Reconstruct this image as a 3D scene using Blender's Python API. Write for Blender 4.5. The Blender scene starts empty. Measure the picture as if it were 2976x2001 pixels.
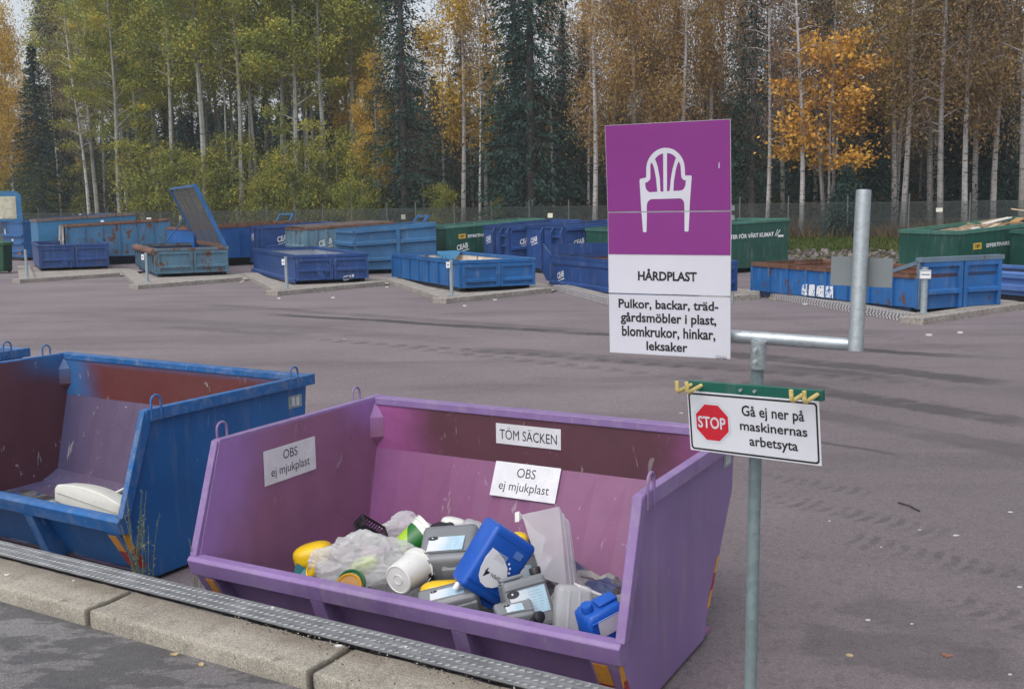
# Recycling yard in autumn: skips, containers, sign post and a birch and spruce wood behind
import bpy, bmesh, math, random
import numpy as np
from mathutils import Vector, Matrix, noise as mnoise

SC = bpy.context.scene
COL = SC.collection
R = math.radians

# ------------------------------------------------------------------ camera
F_PX, CX, CY, EYE, YH, SLOPE = 3020.0, 1488.0, 1000.5, 2.3, 598.0, -.014
PITCH = math.atan((CY - YH) / F_PX); ROLL = math.atan(-SLOPE)
_f = Vector((0, math.cos(PITCH), -math.sin(PITCH)))
_d0 = _f.cross(Vector((1, 0, 0)))
_r = Vector((1, 0, 0)) * math.cos(ROLL) + _d0 * math.sin(ROLL)
_d = _d0 * math.cos(ROLL) - Vector((1, 0, 0)) * math.sin(ROLL)
CAMPOS = Vector((0, 0, EYE))
cam = bpy.data.cameras.new('camera'); cam.sensor_width = 36; cam.lens = F_PX / 2976 * 36
cam.clip_start = .05; cam.clip_end = 2000
co = bpy.data.objects.new('camera', cam); COL.objects.link(co)
co.matrix_world = Matrix.Translation(CAMPOS) @ Matrix((_r, -_d, -_f)).transposed().to_4x4()
SC.camera = co

# ------------------------------------------------------------------ light: an overcast autumn sky
SUN_EL, SUN_AZ = R(56), R(212)          # azimuth clockwise from +Y
SC.world = bpy.data.worlds.new('World'); SC.world.use_nodes = True
_nt = SC.world.node_tree; _bg = _nt.nodes['Background']
_sky = _nt.nodes.new('ShaderNodeTexSky'); _sky.sky_type = 'NISHITA'; _sky.sun_disc = False
_sky.sun_elevation = SUN_EL; _sky.sun_rotation = SUN_AZ
_sky.air_density = 1.0; _sky.dust_density = 3.5; _sky.ozone_density = 1.5
_hs = _nt.nodes.new('ShaderNodeHueSaturation'); _hs.inputs['Saturation'].default_value = .33
_nt.links.new(_sky.outputs[0], _hs.inputs['Color']); _nt.links.new(_hs.outputs[0], _bg.inputs['Color'])
_bg.inputs['Strength'].default_value = .145
sl = bpy.data.lights.new('sun', 'SUN'); sl.energy = .85; sl.angle = R(70); sl.color = (1, .965, .92)
so = bpy.data.objects.new('sun', sl); COL.objects.link(so)
_dir = Vector((math.sin(SUN_AZ) * math.cos(SUN_EL), math.cos(SUN_AZ) * math.cos(SUN_EL), math.sin(SUN_EL)))
so.rotation_euler = _dir.to_track_quat('Z', 'Y').to_euler(); so.location = (0, -10, 40)
SC.view_settings.view_transform = 'Standard'; SC.view_settings.look = 'None'
SC.view_settings.exposure = 0.5; SC.view_settings.gamma = 1

# ------------------------------------------------------------------ helpers
def ray(px, py):
    return (_r * ((px - CX) / F_PX) + _d * ((py - CY) / F_PX) + _f)
def atz(px, py, z=0.0):
    v = ray(px, py); return CAMPOS + v * ((z - EYE) / v.z)
def atd(px, py, dist):
    return CAMPOS + ray(px, py) * dist
def onplane(px, py, o, n):
    v = ray(px, py); return CAMPOS + v * ((Vector(o) - CAMPOS).dot(n) / v.dot(n))
CB = Matrix((_r, -_d, -_f)).transposed()       # right, up, towards the viewer

def s2l(c):
    return tuple((x / 255 / 12.92) if x / 255 <= .04045 else ((x / 255 + .055) / 1.055) ** 2.4 for x in c)

class MB:
    def __init__(s): s.v = []; s.f = []; s.m = []
    def add(s, vs, fs, mi=0):
        o = len(s.v); s.v += [tuple(v) for v in vs]; s.f += [tuple(i + o for i in f) for f in fs]; s.m += [mi] * len(fs); return s
    def box(s, x0, x1, y0, y1, z0, z1, mi=0):
        return s.add([(x0,y0,z0),(x1,y0,z0),(x1,y1,z0),(x0,y1,z0),(x0,y0,z1),(x1,y0,z1),(x1,y1,z1),(x0,y1,z1)],
                     [(0,3,2,1),(4,5,6,7),(0,1,5,4),(1,2,6,5),(2,3,7,6),(3,0,4,7)], mi)
    def bar(s, a, b, w, h, mi=0, up=(0,0,1)):
        a = Vector(a); b = Vector(b); t = (b - a).normalized(); sd = t.cross(Vector(up))
        if sd.length < 1e-4: sd = t.cross(Vector((1,0,0)))
        sd.normalize(); u = sd.cross(t).normalized()
        vs = [p + sd * i * w / 2 + u * j * h / 2 for p in (a, b) for i, j in ((-1,-1),(1,-1),(1,1),(-1,1))]
        return s.add(vs, [(0,1,2,3),(7,6,5,4),(0,4,5,1),(1,5,6,2),(2,6,7,3),(3,7,4,0)], mi)
    def prism(s, poly, axis, a, b, mi=0, mi_a=None, mi_b=None):
        n = len(poly)
        def P(t, p):
            return (t, p[0], p[1]) if axis == 'x' else ((p[0], t, p[1]) if axis == 'y' else (p[0], p[1], t))
        vs = [P(a, p) for p in poly] + [P(b, p) for p in poly]
        s.add(vs, [(i, (i+1) % n, (i+1) % n + n, i + n) for i in range(n)], mi)
        o = len(s.v) - 2*n
        s.f.append(tuple(o + i for i in range(n-1, -1, -1))); s.m.append(mi if mi_a is None else mi_a)
        s.f.append(tuple(o + n + i for i in range(n))); s.m.append(mi if mi_b is None else mi_b)
        return s
    def tube(s, pts, r, n=8, mi=0, cap=True):
        pts = [Vector(p) for p in pts]; rs = r if isinstance(r, (list, tuple)) else [r] * len(pts)
        o = len(s.v); ref = None
        for i, p in enumerate(pts):
            t = (pts[min(i+1, len(pts)-1)] - pts[max(i-1, 0)]).normalized()
            if ref is None: ref = t.orthogonal().normalized()
            ref = (ref - t * ref.dot(t)).normalized(); b = t.cross(ref)
            for k in range(n):
                a = 2*math.pi*k/n; s.v.append(tuple(p + (ref*math.cos(a) + b*math.sin(a)) * rs[i]))
        for i in range(len(pts)-1):
            for k in range(n):
                s.f.append((o+i*n+k, o+i*n+(k+1)%n, o+(i+1)*n+(k+1)%n, o+(i+1)*n+k)); s.m.append(mi)
        if cap:
            s.f.append(tuple(o+k for k in range(n-1,-1,-1))); s.m.append(mi)
            e = o + (len(pts)-1)*n; s.f.append(tuple(e+k for k in range(n))); s.m.append(mi)
        return s
    def lathe(s, prof, n=32, mi=0, mt=None):
        o = len(s.v)
        for (r_, z) in prof:
            for k in range(n):
                a = 2*math.pi*k/n; s.v.append((r_*math.cos(a), r_*math.sin(a), z))
        for i in range(len(prof)-1):
            for k in range(n):
                s.f.append((o+i*n+k, o+i*n+(k+1)%n, o+(i+1)*n+(k+1)%n, o+(i+1)*n+k)); s.m.append(mi if mt is None else mt[i])
        return s
    def build(s, name, mats, parent=None, mw=None, bevel=0, seg=2, smooth=False, fix=True):
        me = bpy.data.meshes.new(name); me.from_pydata(s.v, [], s.f)
        mats = mats if isinstance(mats, (list, tuple)) else [mats]
        for m in mats: me.materials.append(m)
        for p, i in zip(me.polygons, s.m): p.material_index = i
        if fix or bevel:
            bm = bmesh.new(); bm.from_mesh(me)
            if fix:
                bmesh.ops.remove_doubles(bm, verts=bm.verts, dist=1e-5)
                bmesh.ops.recalc_face_normals(bm, faces=bm.faces)
            if bevel:
                es = [e for e in bm.edges if len(e.link_faces) == 2 and e.calc_face_angle(0) > .5]
                bmesh.ops.bevel(bm, geom=es, offset=bevel, segments=seg, affect='EDGES', profile=.5, clamp_overlap=True)
            bm.to_mesh(me); bm.free()
        if smooth:
            for p in me.polygons: p.use_smooth = True
        return obj(name, me, parent, mw)

def obj(name, me, parent=None, mw=None):
    o = bpy.data.objects.new(name, me); COL.objects.link(o)
    if parent is not None: o.parent = parent
    if mw is not None: o.matrix_local = mw
    return o
def smooth_by_angle(o, ang=40):
    me = o.data
    for p in me.polygons: p.use_smooth = True
    me.set_sharp_from_angle(angle=R(ang))
    return o
def tag(o, label=None, cat=None, group=None, kind=None):
    if label: o['label'] = label
    if cat: o['category'] = cat
    if group: o['group'] = group
    if kind: o['kind'] = kind
    return o
def thing(name, label, cat, mw=None, group=None):
    o = bpy.data.objects.new(name, None); COL.objects.link(o); o.empty_display_size = .2
    if mw is not None: o.matrix_world = mw if isinstance(mw, Matrix) else Matrix.Translation(Vector(mw))
    return tag(o, label, cat, group)
def copy_tree(root, mw, label=None):
    c = root.copy(); COL.objects.link(c); c.matrix_world = mw
    if label: c['label'] = label
    for ch in list(root.children):
        k = ch.copy(); COL.objects.link(k); k.parent = c
        for g in list(ch.children):
            q = g.copy(); COL.objects.link(q); q.parent = k
    return c
def TRZ(loc, rz=0.0, sc=1.0):
    return Matrix.Translation(Vector(loc)) @ Matrix.Rotation(rz, 4, 'Z') @ Matrix.Scale(sc, 4)

def lettering(name, text, mat, parent, mw, w=None, h=None, bold=.0, shear=0, depth=.0006, space=1.0):
    """text as a mesh in its local x-z plane facing -y, centred; w = full width, h = full height"""
    cu = bpy.data.curves.new('t', 'FONT'); cu.body = text; cu.align_x = 'CENTER'; cu.offset = bold; cu.shear = shear
    cu.space_character = space; cu.resolution_u = 3
    t = bpy.data.objects.new('t', cu); COL.objects.link(t)
    dg = bpy.context.evaluated_depsgraph_get()
    me = bpy.data.meshes.new_from_object(t.evaluated_get(dg)); bpy.data.objects.remove(t); bpy.data.curves.remove(cu)
    n = len(me.vertices); co_ = np.empty(n*3, np.float32); me.vertices.foreach_get('co', co_); co_ = co_.reshape(-1, 3)
    lo, hi = co_.min(0), co_.max(0); c = (lo + hi) / 2; sz = hi - lo
    sx = (w / sz[0]) if w else None; sz_ = (h / sz[1]) if h else None
    if sx is None: sx = sz_
    if sz_ is None: sz_ = sx
    out = np.zeros_like(co_); out[:, 0] = (co_[:, 0] - c[0]) * sx; out[:, 2] = (co_[:, 1] - c[1]) * sz_; out[:, 1] = -depth
    me.vertices.foreach_set('co', out.reshape(-1)); me.update()
    me.materials.clear(); me.materials.append(mat)
    return obj(name, me, parent, mw)

# ------------------------------------------------------------------ materials
class NT:
    def __init__(s, name):
        s.m = bpy.data.materials.new(name); s.m.use_nodes = True; s.t = s.m.node_tree; s.b = s.t.nodes['Principled BSDF']; s._tc = None
    def n(s, t, **k):
        x = s.t.nodes.new(t)
        for a, b in k.items(): setattr(x, a, b)
        return x
    def set(s, inp, val):
        if hasattr(val, 'is_output') or isinstance(val, bpy.types.NodeSocket): s.t.links.new(val, inp)
        elif isinstance(val, (tuple, list)): inp.default_value = tuple(val) + (1,) if (len(val) == 3 and inp.type == 'RGBA') else tuple(val)
        else: inp.default_value = val
    def P(s, name, val): s.set(s.b.inputs[name], val)
    def obj(s):
        if s._tc is None: s._tc = s.n('ShaderNodeTexCoord')
        return s._tc.outputs['Object']
    def pos(s): return s.n('ShaderNodeNewGeometry').outputs['Position']
    def mapv(s, v, sc=(1,1,1), loc=(0,0,0), rot=(0,0,0)):
        x = s.n('ShaderNodeMapping'); s.set(x.inputs[0], v); x.inputs['Scale'].default_value = sc; x.inputs['Location'].default_value = loc; x.inputs['Rotation'].default_value = rot
        return x.outputs[0]
    def noise(s, sc=5, det=4, rough=.55, v=None, dist=0):
        x = s.n('ShaderNodeTexNoise'); s.set(x.inputs['Vector'], v if v is not None else s.obj())
        x.inputs['Scale'].default_value = sc; x.inputs['Detail'].default_value = det; x.inputs['Roughness'].default_value = rough; x.inputs['Distortion'].default_value = dist
        return x.outputs['Fac']
    def vor(s, sc=5, v=None, feat='F1', out='Distance'):
        x = s.n('ShaderNodeTexVoronoi', feature=feat); s.set(x.inputs['Vector'], v if v is not None else s.obj()); x.inputs['Scale'].default_value = sc
        return x.outputs[out]
    def math(s, op, a, b=0.0, c=None, clamp=False):
        x = s.n('ShaderNodeMath', operation=op, use_clamp=clamp); s.set(x.inputs[0], a); s.set(x.inputs[1], b)
        if c is not None: s.set(x.inputs[2], c)
        return x.outputs[0]
    def step(s, v, lo, hi, a=0.0, b=1.0):
        x = s.n('ShaderNodeMapRange', interpolation_type='SMOOTHSTEP'); s.set(x.inputs['Value'], v)
        x.inputs['From Min'].default_value = lo; x.inputs['From Max'].default_value = hi; x.inputs['To Min'].default_value = a; x.inputs['To Max'].default_value = b
        return x.outputs[0]
    def mix(s, fac, a, b, mode='MIX'):
        x = s.n('ShaderNodeMix', data_type='RGBA', blend_type=mode); s.set(x.inputs[0], fac); s.set(x.inputs[6], a); s.set(x.inputs[7], b)
        return x.outputs[2]
    def sep(s, v):
        x = s.n('ShaderNodeSeparateXYZ'); s.set(x.inputs[0], v); return x.outputs
    def ramp(s, fac, stops, interp='LINEAR'):
        x = s.n('ShaderNodeValToRGB'); s.set(x.inputs[0], fac); e = x.color_ramp; e.interpolation = interp
        while len(e.elements) < len(stops): e.elements.new(.5)
        for q, (p, c) in zip(e.elements, stops): q.position = p; q.color = tuple(c) + (1,)
        return x.outputs[0]
    def bump(s, h, strength=.3, dist=.01):
        x = s.n('ShaderNodeBump'); s.set(x.inputs['Height'], h); x.inputs['Strength'].default_value = strength; x.inputs['Distance'].default_value = dist
        s.t.links.new(x.outputs[0], s.b.inputs['Normal']); return x

def mul(c, k): return tuple(min(1, x * k) for x in c)
def simple(name, c, rough=.5, metal=0, var=.12, sc=6, bump=0, bsc=60, spec=.5):
    m = NT(name); f = m.noise(sc, 5)
    m.P('Base Color', m.mix(m.step(f, .3, .7), mul(c, 1 - var), mul(c, 1 + var)))
    m.P('Roughness', rough); m.P('Metallic', metal); m.P('Specular IOR Level', spec)
    if bump: m.bump(m.noise(bsc, 3), bump, .002)
    return m.m
def paint(name, c, rust=.0, rough=.42, dust=.25, scratch=.15, seed=0.0, rustcol=(.10, .045, .025), dents=.15, edge=0):
    """weathered sheet-steel paint: fading, dust, vertical run-off, rust patches and pale scratches"""
    m = NT(name); o = m.mapv(m.obj(), loc=(seed, seed*.7, seed*.3))
    big = m.noise(1.3, 4, .6, o); fine = m.noise(40, 3, .6, o)
    col = m.mix(m.step(big, .3, .72), mul(c, .84), mul(c, 1.12))
    run = m.noise(6, 5, .65, m.mapv(o, (1.6, 1.6, .22)))
    col = m.mix(m.math('MULTIPLY', m.step(run, .52, .75), dust), col, mul((.30, .28, .27), 1.0))
    scr = m.noise(16, 2, .5, m.mapv(o, (1, 1, .35), rot=(.3, .5, .2)), 1.5)
    col = m.mix(m.math('MULTIPLY', m.step(scr, .70, .74), scratch), col, (.45, .46, .5))
    if edge:
        pt = m.n('ShaderNodeNewGeometry').outputs['Pointiness']
        ew = m.math('MULTIPLY', m.step(pt, .53, .60), m.step(m.noise(13, 5, .7, o), .46, .62))
        col = m.mix(m.math('MULTIPLY', ew, edge), col, (.34, .32, .33))
        gr = m.math('MULTIPLY', m.step(m.noise(4.5, 6, .7, m.mapv(o, (1, 1, .35))), .54, .70), .35); col = m.mix(gr, col, mul(c, .55))
    if rust > 0:
        a = m.noise(3.2, 8, .68, m.mapv(o, (1, 1, .55))); b = m.noise(14, 5, .6, m.mapv(o, (1, 1, .3)))
        mk = m.step(m.math('ADD', a, m.math('MULTIPLY', b, .35)), .84 - .22*rust, .90 - .18*rust)
        rc = m.mix(m.step(m.noise(22, 4, .6, o), .35, .65), mul(rustcol, .55), mul(rustcol, 1.7))
        col = m.mix(mk, col, rc)
        m.P('Roughness', m.step(mk, 0, 1, rough, .85))
    else:
        m.P('Roughness', m.step(big, .2, .8, rough*.85, min(1, rough*1.25)))
    m.P('Base Color', col); m.P('Specular IOR Level', .4)
    m.bump(m.math('ADD', m.math('MULTIPLY', m.noise(2.2, 2, .5, o), dents*4), m.math('MULTIPLY', fine, .06)), .35, .02)
    return m.m

BLACK = simple('black_print', (.012, .012, .014), .5, var=.05)
WHITE = simple('white_film', (.74, .75, .78), .35, var=.04)
WHITE_STICKER = None
def sticker_mat():
    m = NT('white_sticker'); f = m.noise(9, 5, .6); g = m.noise(60, 3)
    col = m.mix(m.step(f, .35, .75), (.60, .60, .64), (.70, .70, .74))
    col = m.mix(m.math('MULTIPLY', m.step(m.noise(18, 2, .5, m.mapv(m.obj(), (1, 1, 5), rot=(0, .6, 0)), 1.0), .68, .72), .35), col, (.35, .33, .34))
    m.P('Base Color', col); m.P('Roughness', .4); m.bump(g, .05, .002); return m.m
WHITE_STICKER = sticker_mat()
def galv(name, c=(.36, .40, .42), rough=.42, metal=.55, sc=38):
    m = NT(name); o = m.obj()
    sp = m.vor(sc, o, 'F1', 'Color'); s = m.sep(sp)
    n = m.noise(7, 4, .6, m.mapv(o, (1, 1, .25)))
    col = m.mix(s[0], mul(c, .88), mul(c, 1.1)); col = m.mix(m.math('MULTIPLY', m.step(n, .55, .8), .4), col, mul(c, .62))
    m.P('Base Color', col); m.P('Metallic', metal); m.P('Roughness', m.step(s[1], 0, 1, rough*.9, rough*1.15))
    m.bump(m.noise(160, 2), .06, .002); return m.m
GALV = galv('galvanised_steel', sc=110); GALV_POLE = galv('galvanised_pole', (.20, .26, .27), .5, .35)
GALV_BRIGHT = galv('galvanised_bright', (.45, .49, .52), .38, .55)
RUBBER = simple('dark_rubber', (.02, .02, .022), .6)

# ------------------------------------------------------------------ the setting: yard, ramp, bank
KD = Vector((.863, -.505, 0)).normalized(); KN = Vector((.505, .863, 0)).normalized()   # along / across the ramp kerb
KERB_Z = .46; RAMP_Z = .378

def fence_s(x, y):                       # distance beyond the fence line (negative: yard side)
    return (y - (57 - .592 * x)) / 1.162
def ground_z(x, y):
    s = fence_s(x, y)
    pts = ((-99, 0), (-8.9, 0), (-8.6, .05), (-7.3, .34), (-5, .46), (0, .62), (8, .95), (30, 1.7), (80, 2.8), (900, 5))
    for (a, za), (b, zb) in zip(pts, pts[1:]):
        if s <= b: return za + (zb - za) * (s - a) / (b - a)
    return 5

def asphalt_mat(name, tracks=True, base=(.200, .166, .177), dark=(.088, .072, .079)):
    m = NT(name); p = m.pos()
    col = m.mix(m.step(m.noise(.22, 4, .6, p), .3, .7), mul(base, .84), mul(base, 1.12))
    # worn stretched patches
    st = m.noise(1.0, 6, .62, m.mapv(p, (.16, .75, 1), rot=(0, 0, .18)))
    col = m.mix(m.math('MULTIPLY', m.step(st, .48, .68), .5), col, dark)
    col = m.mix(m.math('MULTIPLY', m.step(m.noise(2.6, 5, .65, m.mapv(p, (.5, 1, 1))), .56, .74), .25), col, mul(base, 1.35))
    xy = m.sep(p); rz = m.math('MULTIPLY', m.step(m.math('ADD', m.math('ADD', xy[0], m.math('MULTIPLY', xy[1], -.12)), m.math('MULTIPLY', m.noise(.5, 5, .6, m.mapv(p, (.4, 1, 1))), 3)), .6, 4.2), m.step(xy[1], 24, 10)) if tracks else 0.0
    if tracks: col = m.mix(m.math('MULTIPLY', rz, .5), col, mul(dark, 1.05))
    # stones in the surface
    ag = m.sep(m.vor(150, p, 'F1', 'Color')); agd = m.step(m.noise(90, 2, .5, p), .3, .75)
    col = m.mix(m.math('MULTIPLY', m.step(ag[0], .62, .9), .32), col, (.32, .30, .295))
    col = m.mix(m.math('MULTIPLY', m.step(ag[1], .66, .9), .32), col, (.05, .045, .048))
    ag2 = m.sep(m.vor(34, p, 'F1', 'Color'))
    col = m.mix(m.math('MULTIPLY', m.step(ag2[0], .72, .95), .26), col, (.06, .055, .06))
    wet = None
    if tracks:
        xyz = m.sep(p); wob = m.math('SUBTRACT', m.noise(.35, 2, .5, p), .5); rag = m.math('SUBTRACT', m.noise(9, 4, .6, m.mapv(p, (.4, 1, 1))), .5)
        for (ax, ay, bx, by, w, k, tread) in TRACKS:
            A = atz(ax, ay); B = atz(bx, by); L = (B - A).length; t = (B - A).normalized(); nn = Vector((-t.y, t.x, 0))
            tt = m.math('ADD', m.math('MULTIPLY', xyz[0], t.x), m.math('MULTIPLY_ADD', xyz[1], t.y, -A.dot(t)))
            ss = m.math('ADD', m.math('MULTIPLY', xyz[0], nn.x), m.math('MULTIPLY_ADD', xyz[1], nn.y, -A.dot(nn)))
            ss = m.math('ADD', ss, m.math('MULTIPLY', wob, .5)); ss = m.math('ADD', ss, m.math('MULTIPLY', rag, w*.9))
            q = m.math('MULTIPLY', m.step(m.math('ABSOLUTE', ss), w*.32, w*.62, 1, 0), m.step(tt, 0, L*.12))
            q = m.math('MULTIPLY', q, m.step(tt, L*.85, L, 1, 0))
            if tread:
                lug = m.math('SINE', m.math('ADD', m.math('MULTIPLY', tt, 6.283/tread), m.math('MULTIPLY', m.math('ABSOLUTE', ss), 9)))
                q = m.math('MULTIPLY', q, m.math('MULTIPLY', m.step(m.math('ADD', lug, m.math('MULTIPLY', rag, 2.4)), -.6, .5), m.step(m.noise(5, 4, .65, p), .36, .56, .2, 1)))
            q = m.math('MULTIPLY', q, m.step(m.noise(1.3, 3, .6, p), .28, .5, .35, 1))
            col = m.mix(m.math('MULTIPLY', q, k), col, (.058, .053, .056))
    else:
        wp = m.noise(1.0, 7, .66, m.mapv(p, (2.2, 5.5, 1), rot=(0, 0, -.35)))
        d = m.math('ADD', m.math('MULTIPLY', m.sep(p)[0], KN.x), m.math('MULTIPLY', m.sep(p)[1], KN.y))
        near = m.step(d, 2.3, 3.0, 0, .13)
        wet = m.step(m.math('ADD', wp, near), .57, .62)
        col = m.mix(m.math('MULTIPLY', wet, .62), col, (.05, .05, .053))
    m.P('Base Color', col); m.P('Specular IOR Level', .35)
    m.P('Roughness', m.step(m.noise(.5, 4, .6, m.mapv(p, (.3, 1, 1))), .3, .7, .62, .86))
    h = m.math('ADD', m.math('MULTIPLY', ag[2], .8), agd); m.bump(h, .45, .004)
    return m.m
TRACKS = [  # px from, px to, width m, strength, lug spacing
    (713, 908, 3100, 1052, .40, .95, 0), (830, 980, 2900, 1130, .34, .7, .42), (1080, 1003, 3000, 1200, .34, .5, .4), (1300, 1010, 2700, 1105, .7, .45, 0), (560, 880, 1900, 975, .5, .4, 0),
    (120, 905, 1500, 1000, .8, .22, 0), (470, 948, 900, 975, .5, .35, 0), (2000, 1015, 3000, 1120, .6, .8, 0),
    (2180, 1102, 3060, 1240, .55, .75, 0), (2200, 1056, 2700, 1110, .3, .5, 0), (2140, 1375, 2560, 1440, .26, .42, .11),
    (2205, 1440, 2800, 1560, .32, .52, .11), (2430, 1560, 3060, 1680, .32, .5, .11), (2740, 1735, 3060, 1830, .34, .5, .12),
    (2330, 1275, 2640, 1320, .1, .7, 0), (2300, 1860, 3000, 1960, .5, .4, 0), (2450, 1740, 2960, 1900, .5, .3, 0),
    (2060, 900, 2976, 1040, .4, .25, .4), (2250, 1180, 3100, 1330, .5, .4, 0)]
YARD = asphalt_mat('yard_asphalt'); RAMPA = asphalt_mat('ramp_asphalt', False, (.19, .185, .19))

def terrain():
    # one sheet: yard, stone bank, grass verge and the rising floor of the wood
    xs = [-260, -160, -110] + list(range(-90, 91, 3)) + [110, 160, 260]
    ss = [-110, -70, -45, -30, -20, -12, -8.9, -8.6, -7.3, -5, -2.5, 0, 2, 4, 8, 14, 22, 30, 50, 80, 130, 200]
    v = []; f = []; mi = []
    for s in ss:
        for x in xs:
            y = 57 - .592 * max(-110, min(110, x)) + s * 1.162
            v.append((x, y, ground_z_s(s)))
    n = len(xs)
    for i in range(len(ss)-1):
        for j in range(n-1):
            f.append((i*n+j, i*n+j+1, (i+1)*n+j+1, (i+1)*n+j)); mi.append(0 if ss[i+1] <= -8.9 else (1 if ss[i+1] <= 0 else 2))
    return v, f, mi
def ground_z_s(s): return ground_z(0, 57 + s * 1.162)
_v, _f2, _mi = terrain()
def soil(name, a, b, c):
    m = NT(name); p = m.pos()
    col = m.mix(m.step(m.noise(.8, 6, .65, p), .35, .65), a, b); col = m.mix(m.step(m.noise(7, 5, .7, p), .48, .66), col, c)
    m.P('Base Color', col); m.P('Roughness', .95); m.bump(m.noise(12, 5, .7, p), .8, .08); return m.m
VERGE = soil('verge_soil', (.045, .065, .018), (.075, .07, .03), (.10, .075, .04))
FLOOR = soil('forest_floor_soil', (.07, .045, .022), (.11, .065, .03), (.05, .045, .025))
# yard part and the rest stay separate objects
def part_ground(name, keep, m, kind='structure'):
    mb = MB()
    idx = {}
    for f, k in zip(_f2, _mi):
        if k not in keep: continue
        q = []
        for i in f:
            if i not in idx: idx[i] = len(mb.v); mb.v.append(_v[i])
            q.append(idx[i])
        mb.f.append(tuple(q)); mb.m.append(0)
    return tag(mb.build(name, m, fix=False), kind=kind)
part_ground('yard', (0,), YARD); part_ground('verge', (1,), VERGE); part_ground('forest_floor', (2,), FLOOR)

# the raised ramp with its retaining wall
def kp(a, n, z): return KD * a + KN * n + Vector((0, 0, z))
_rb = MB()
_rb.add([kp(-40, 3.02, RAMP_Z), kp(40, 3.02, RAMP_Z), kp(40, -40, RAMP_Z), kp(-40, -40, RAMP_Z)], [(3, 2, 1, 0)])
tag(_rb.build('ramp', RAMPA, fix=False), kind='structure')
def concrete_mat(name, base=(.285, .262, .225), stain=.5, agg=90, dirt=False):
    m = NT(name); o = m.obj()
    col = m.mix(m.step(m.noise(2.2, 5, .6, o), .3, .72), mul(base, .74), mul(base, 1.14))
    col = m.mix(m.math('MULTIPLY', m.step(m.noise(5, 6, .7, o), .54, .72), stain), col, mul(base, .45))
    ag = m.sep(m.vor(agg, o, 'F1', 'Color'))
    col = m.mix(m.math('MULTIPLY', m.step(ag[0], .6, .9), .5), col, mul(base, 1.7)); col = m.mix(m.math('MULTIPLY', m.step(ag[1], .68, .9), .5), col, mul(base, .38))
    if dirt:
        y = m.sep(o)[1]; dm = m.math('MULTIPLY', m.step(m.math('ADD', y, m.math('MULTIPLY', m.math('SUBTRACT', m.noise(3, 5, .7, o), .5), .22)), .10, .27), .6)
        col = m.mix(dm, col, (.125, .098, .07)); x = m.sep(o)[0]
        e = m.step(m.math('ADD', m.math('MINIMUM', x, m.math('SUBTRACT', 1.338, x)), m.math('MULTIPLY', m.math('SUBTRACT', m.noise(14, 4, .7, o), .5), .04)), .004, .02, .6, 0); col = m.mix(e, col, (.055, .045, .034))
        sp = m.step(m.vor(7, m.mapv(o, loc=(3, 1, 0))), .06, .16, .5, 0); col = m.mix(sp, col, (.10, .085, .07))
    m.P('Base Color', col); m.P('Roughness', .88); m.P('Specular IOR Level', .25)
    m.bump(m.math('ADD', m.noise(140, 3, .6, o), m.math('MULTIPLY', m.noise(30, 3, .6, o), 1.5)), .55, .004); return m.m
CONC = concrete_mat('kerb_concrete', (.31, .285, .24), .5, 170, True); CONC2 = concrete_mat('far_kerb_concrete', (.30, .275, .25), .55, 40)
_rw = MB(); _rw.add([kp(-40, 3.02, 0), kp(40, 3.02, 0), kp(40, 3.40, 0), kp(-40, 3.40, 0), kp(-40, 3.02, .30), kp(40, 3.02, .30), kp(40, 3.40, .30), kp(-40, 3.40, .30)],
      [(0,1,2,3), (4,5,6,7), (0,4,5,1), (1,5,6,2), (2,6,7,3), (3,7,4,0)])
tag(_rw.build('ramp_foundation', CONC), kind='structure')
# big kerb blocks of the ramp
KM = Matrix((KD, KN, Vector((0, 0, 1)))).transposed().to_4x4()
def kerb_block(L, w, h, m, name='kerb_block', seed=0):
    rnd = random.Random(seed); bm = bmesh.new(); nx = max(4, int(L/.05)); ny = 8
    mb = MB(); mb.box(0, L, 0, w, 0, h); o = mb.build(name, m, bevel=.016, seg=2)
    me = o.data; bm.from_mesh(me)
    bmesh.ops.subdivide_edges(bm, edges=[e for e in bm.edges if e.calc_length() > .2], cuts=14, use_grid_fill=True)
    for v in bm.verts:
        q = v.co * 7 + Vector((seed*3.1, 0, 0)); v.co += Vector((mnoise.noise(q), mnoise.noise(q + Vector((9,9,9))), mnoise.noise(q + Vector((5,2,7))))) * .006
    bm.to_mesh(me); bm.free(); return smooth_by_angle(o, 50)
_kl = ['far left concrete kerb block of the ramp, cut by the photo edge', 'concrete kerb block in front of the blue skip with a pale scrap on it',
       'long concrete kerb block in front of the purple skip lip', 'concrete kerb block at the bottom right under the purple skip', 'concrete kerb block at the foot of the sign post']
_a0 = kp(0, 0, 0).dot(KD)
_j0 = (atz(230, 1780, KERB_Z)).dot(KD)
for i in range(-2, 4):
    if i < -1: lab = 'outermost concrete kerb block of the ramp near the far blue skip'
    else: lab = _kl[i+1]
    o = kerb_block(1.338, .272, .165, CONC, seed=i+5); o.matrix_world = Matrix.Translation(kp(_j0 + 1.36*(i-1) + .008, 3.0, KERB_Z - .165)) @ KM
    tag(o, lab, 'kerb block', 'concrete kerb blocks of the ramp')

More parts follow.
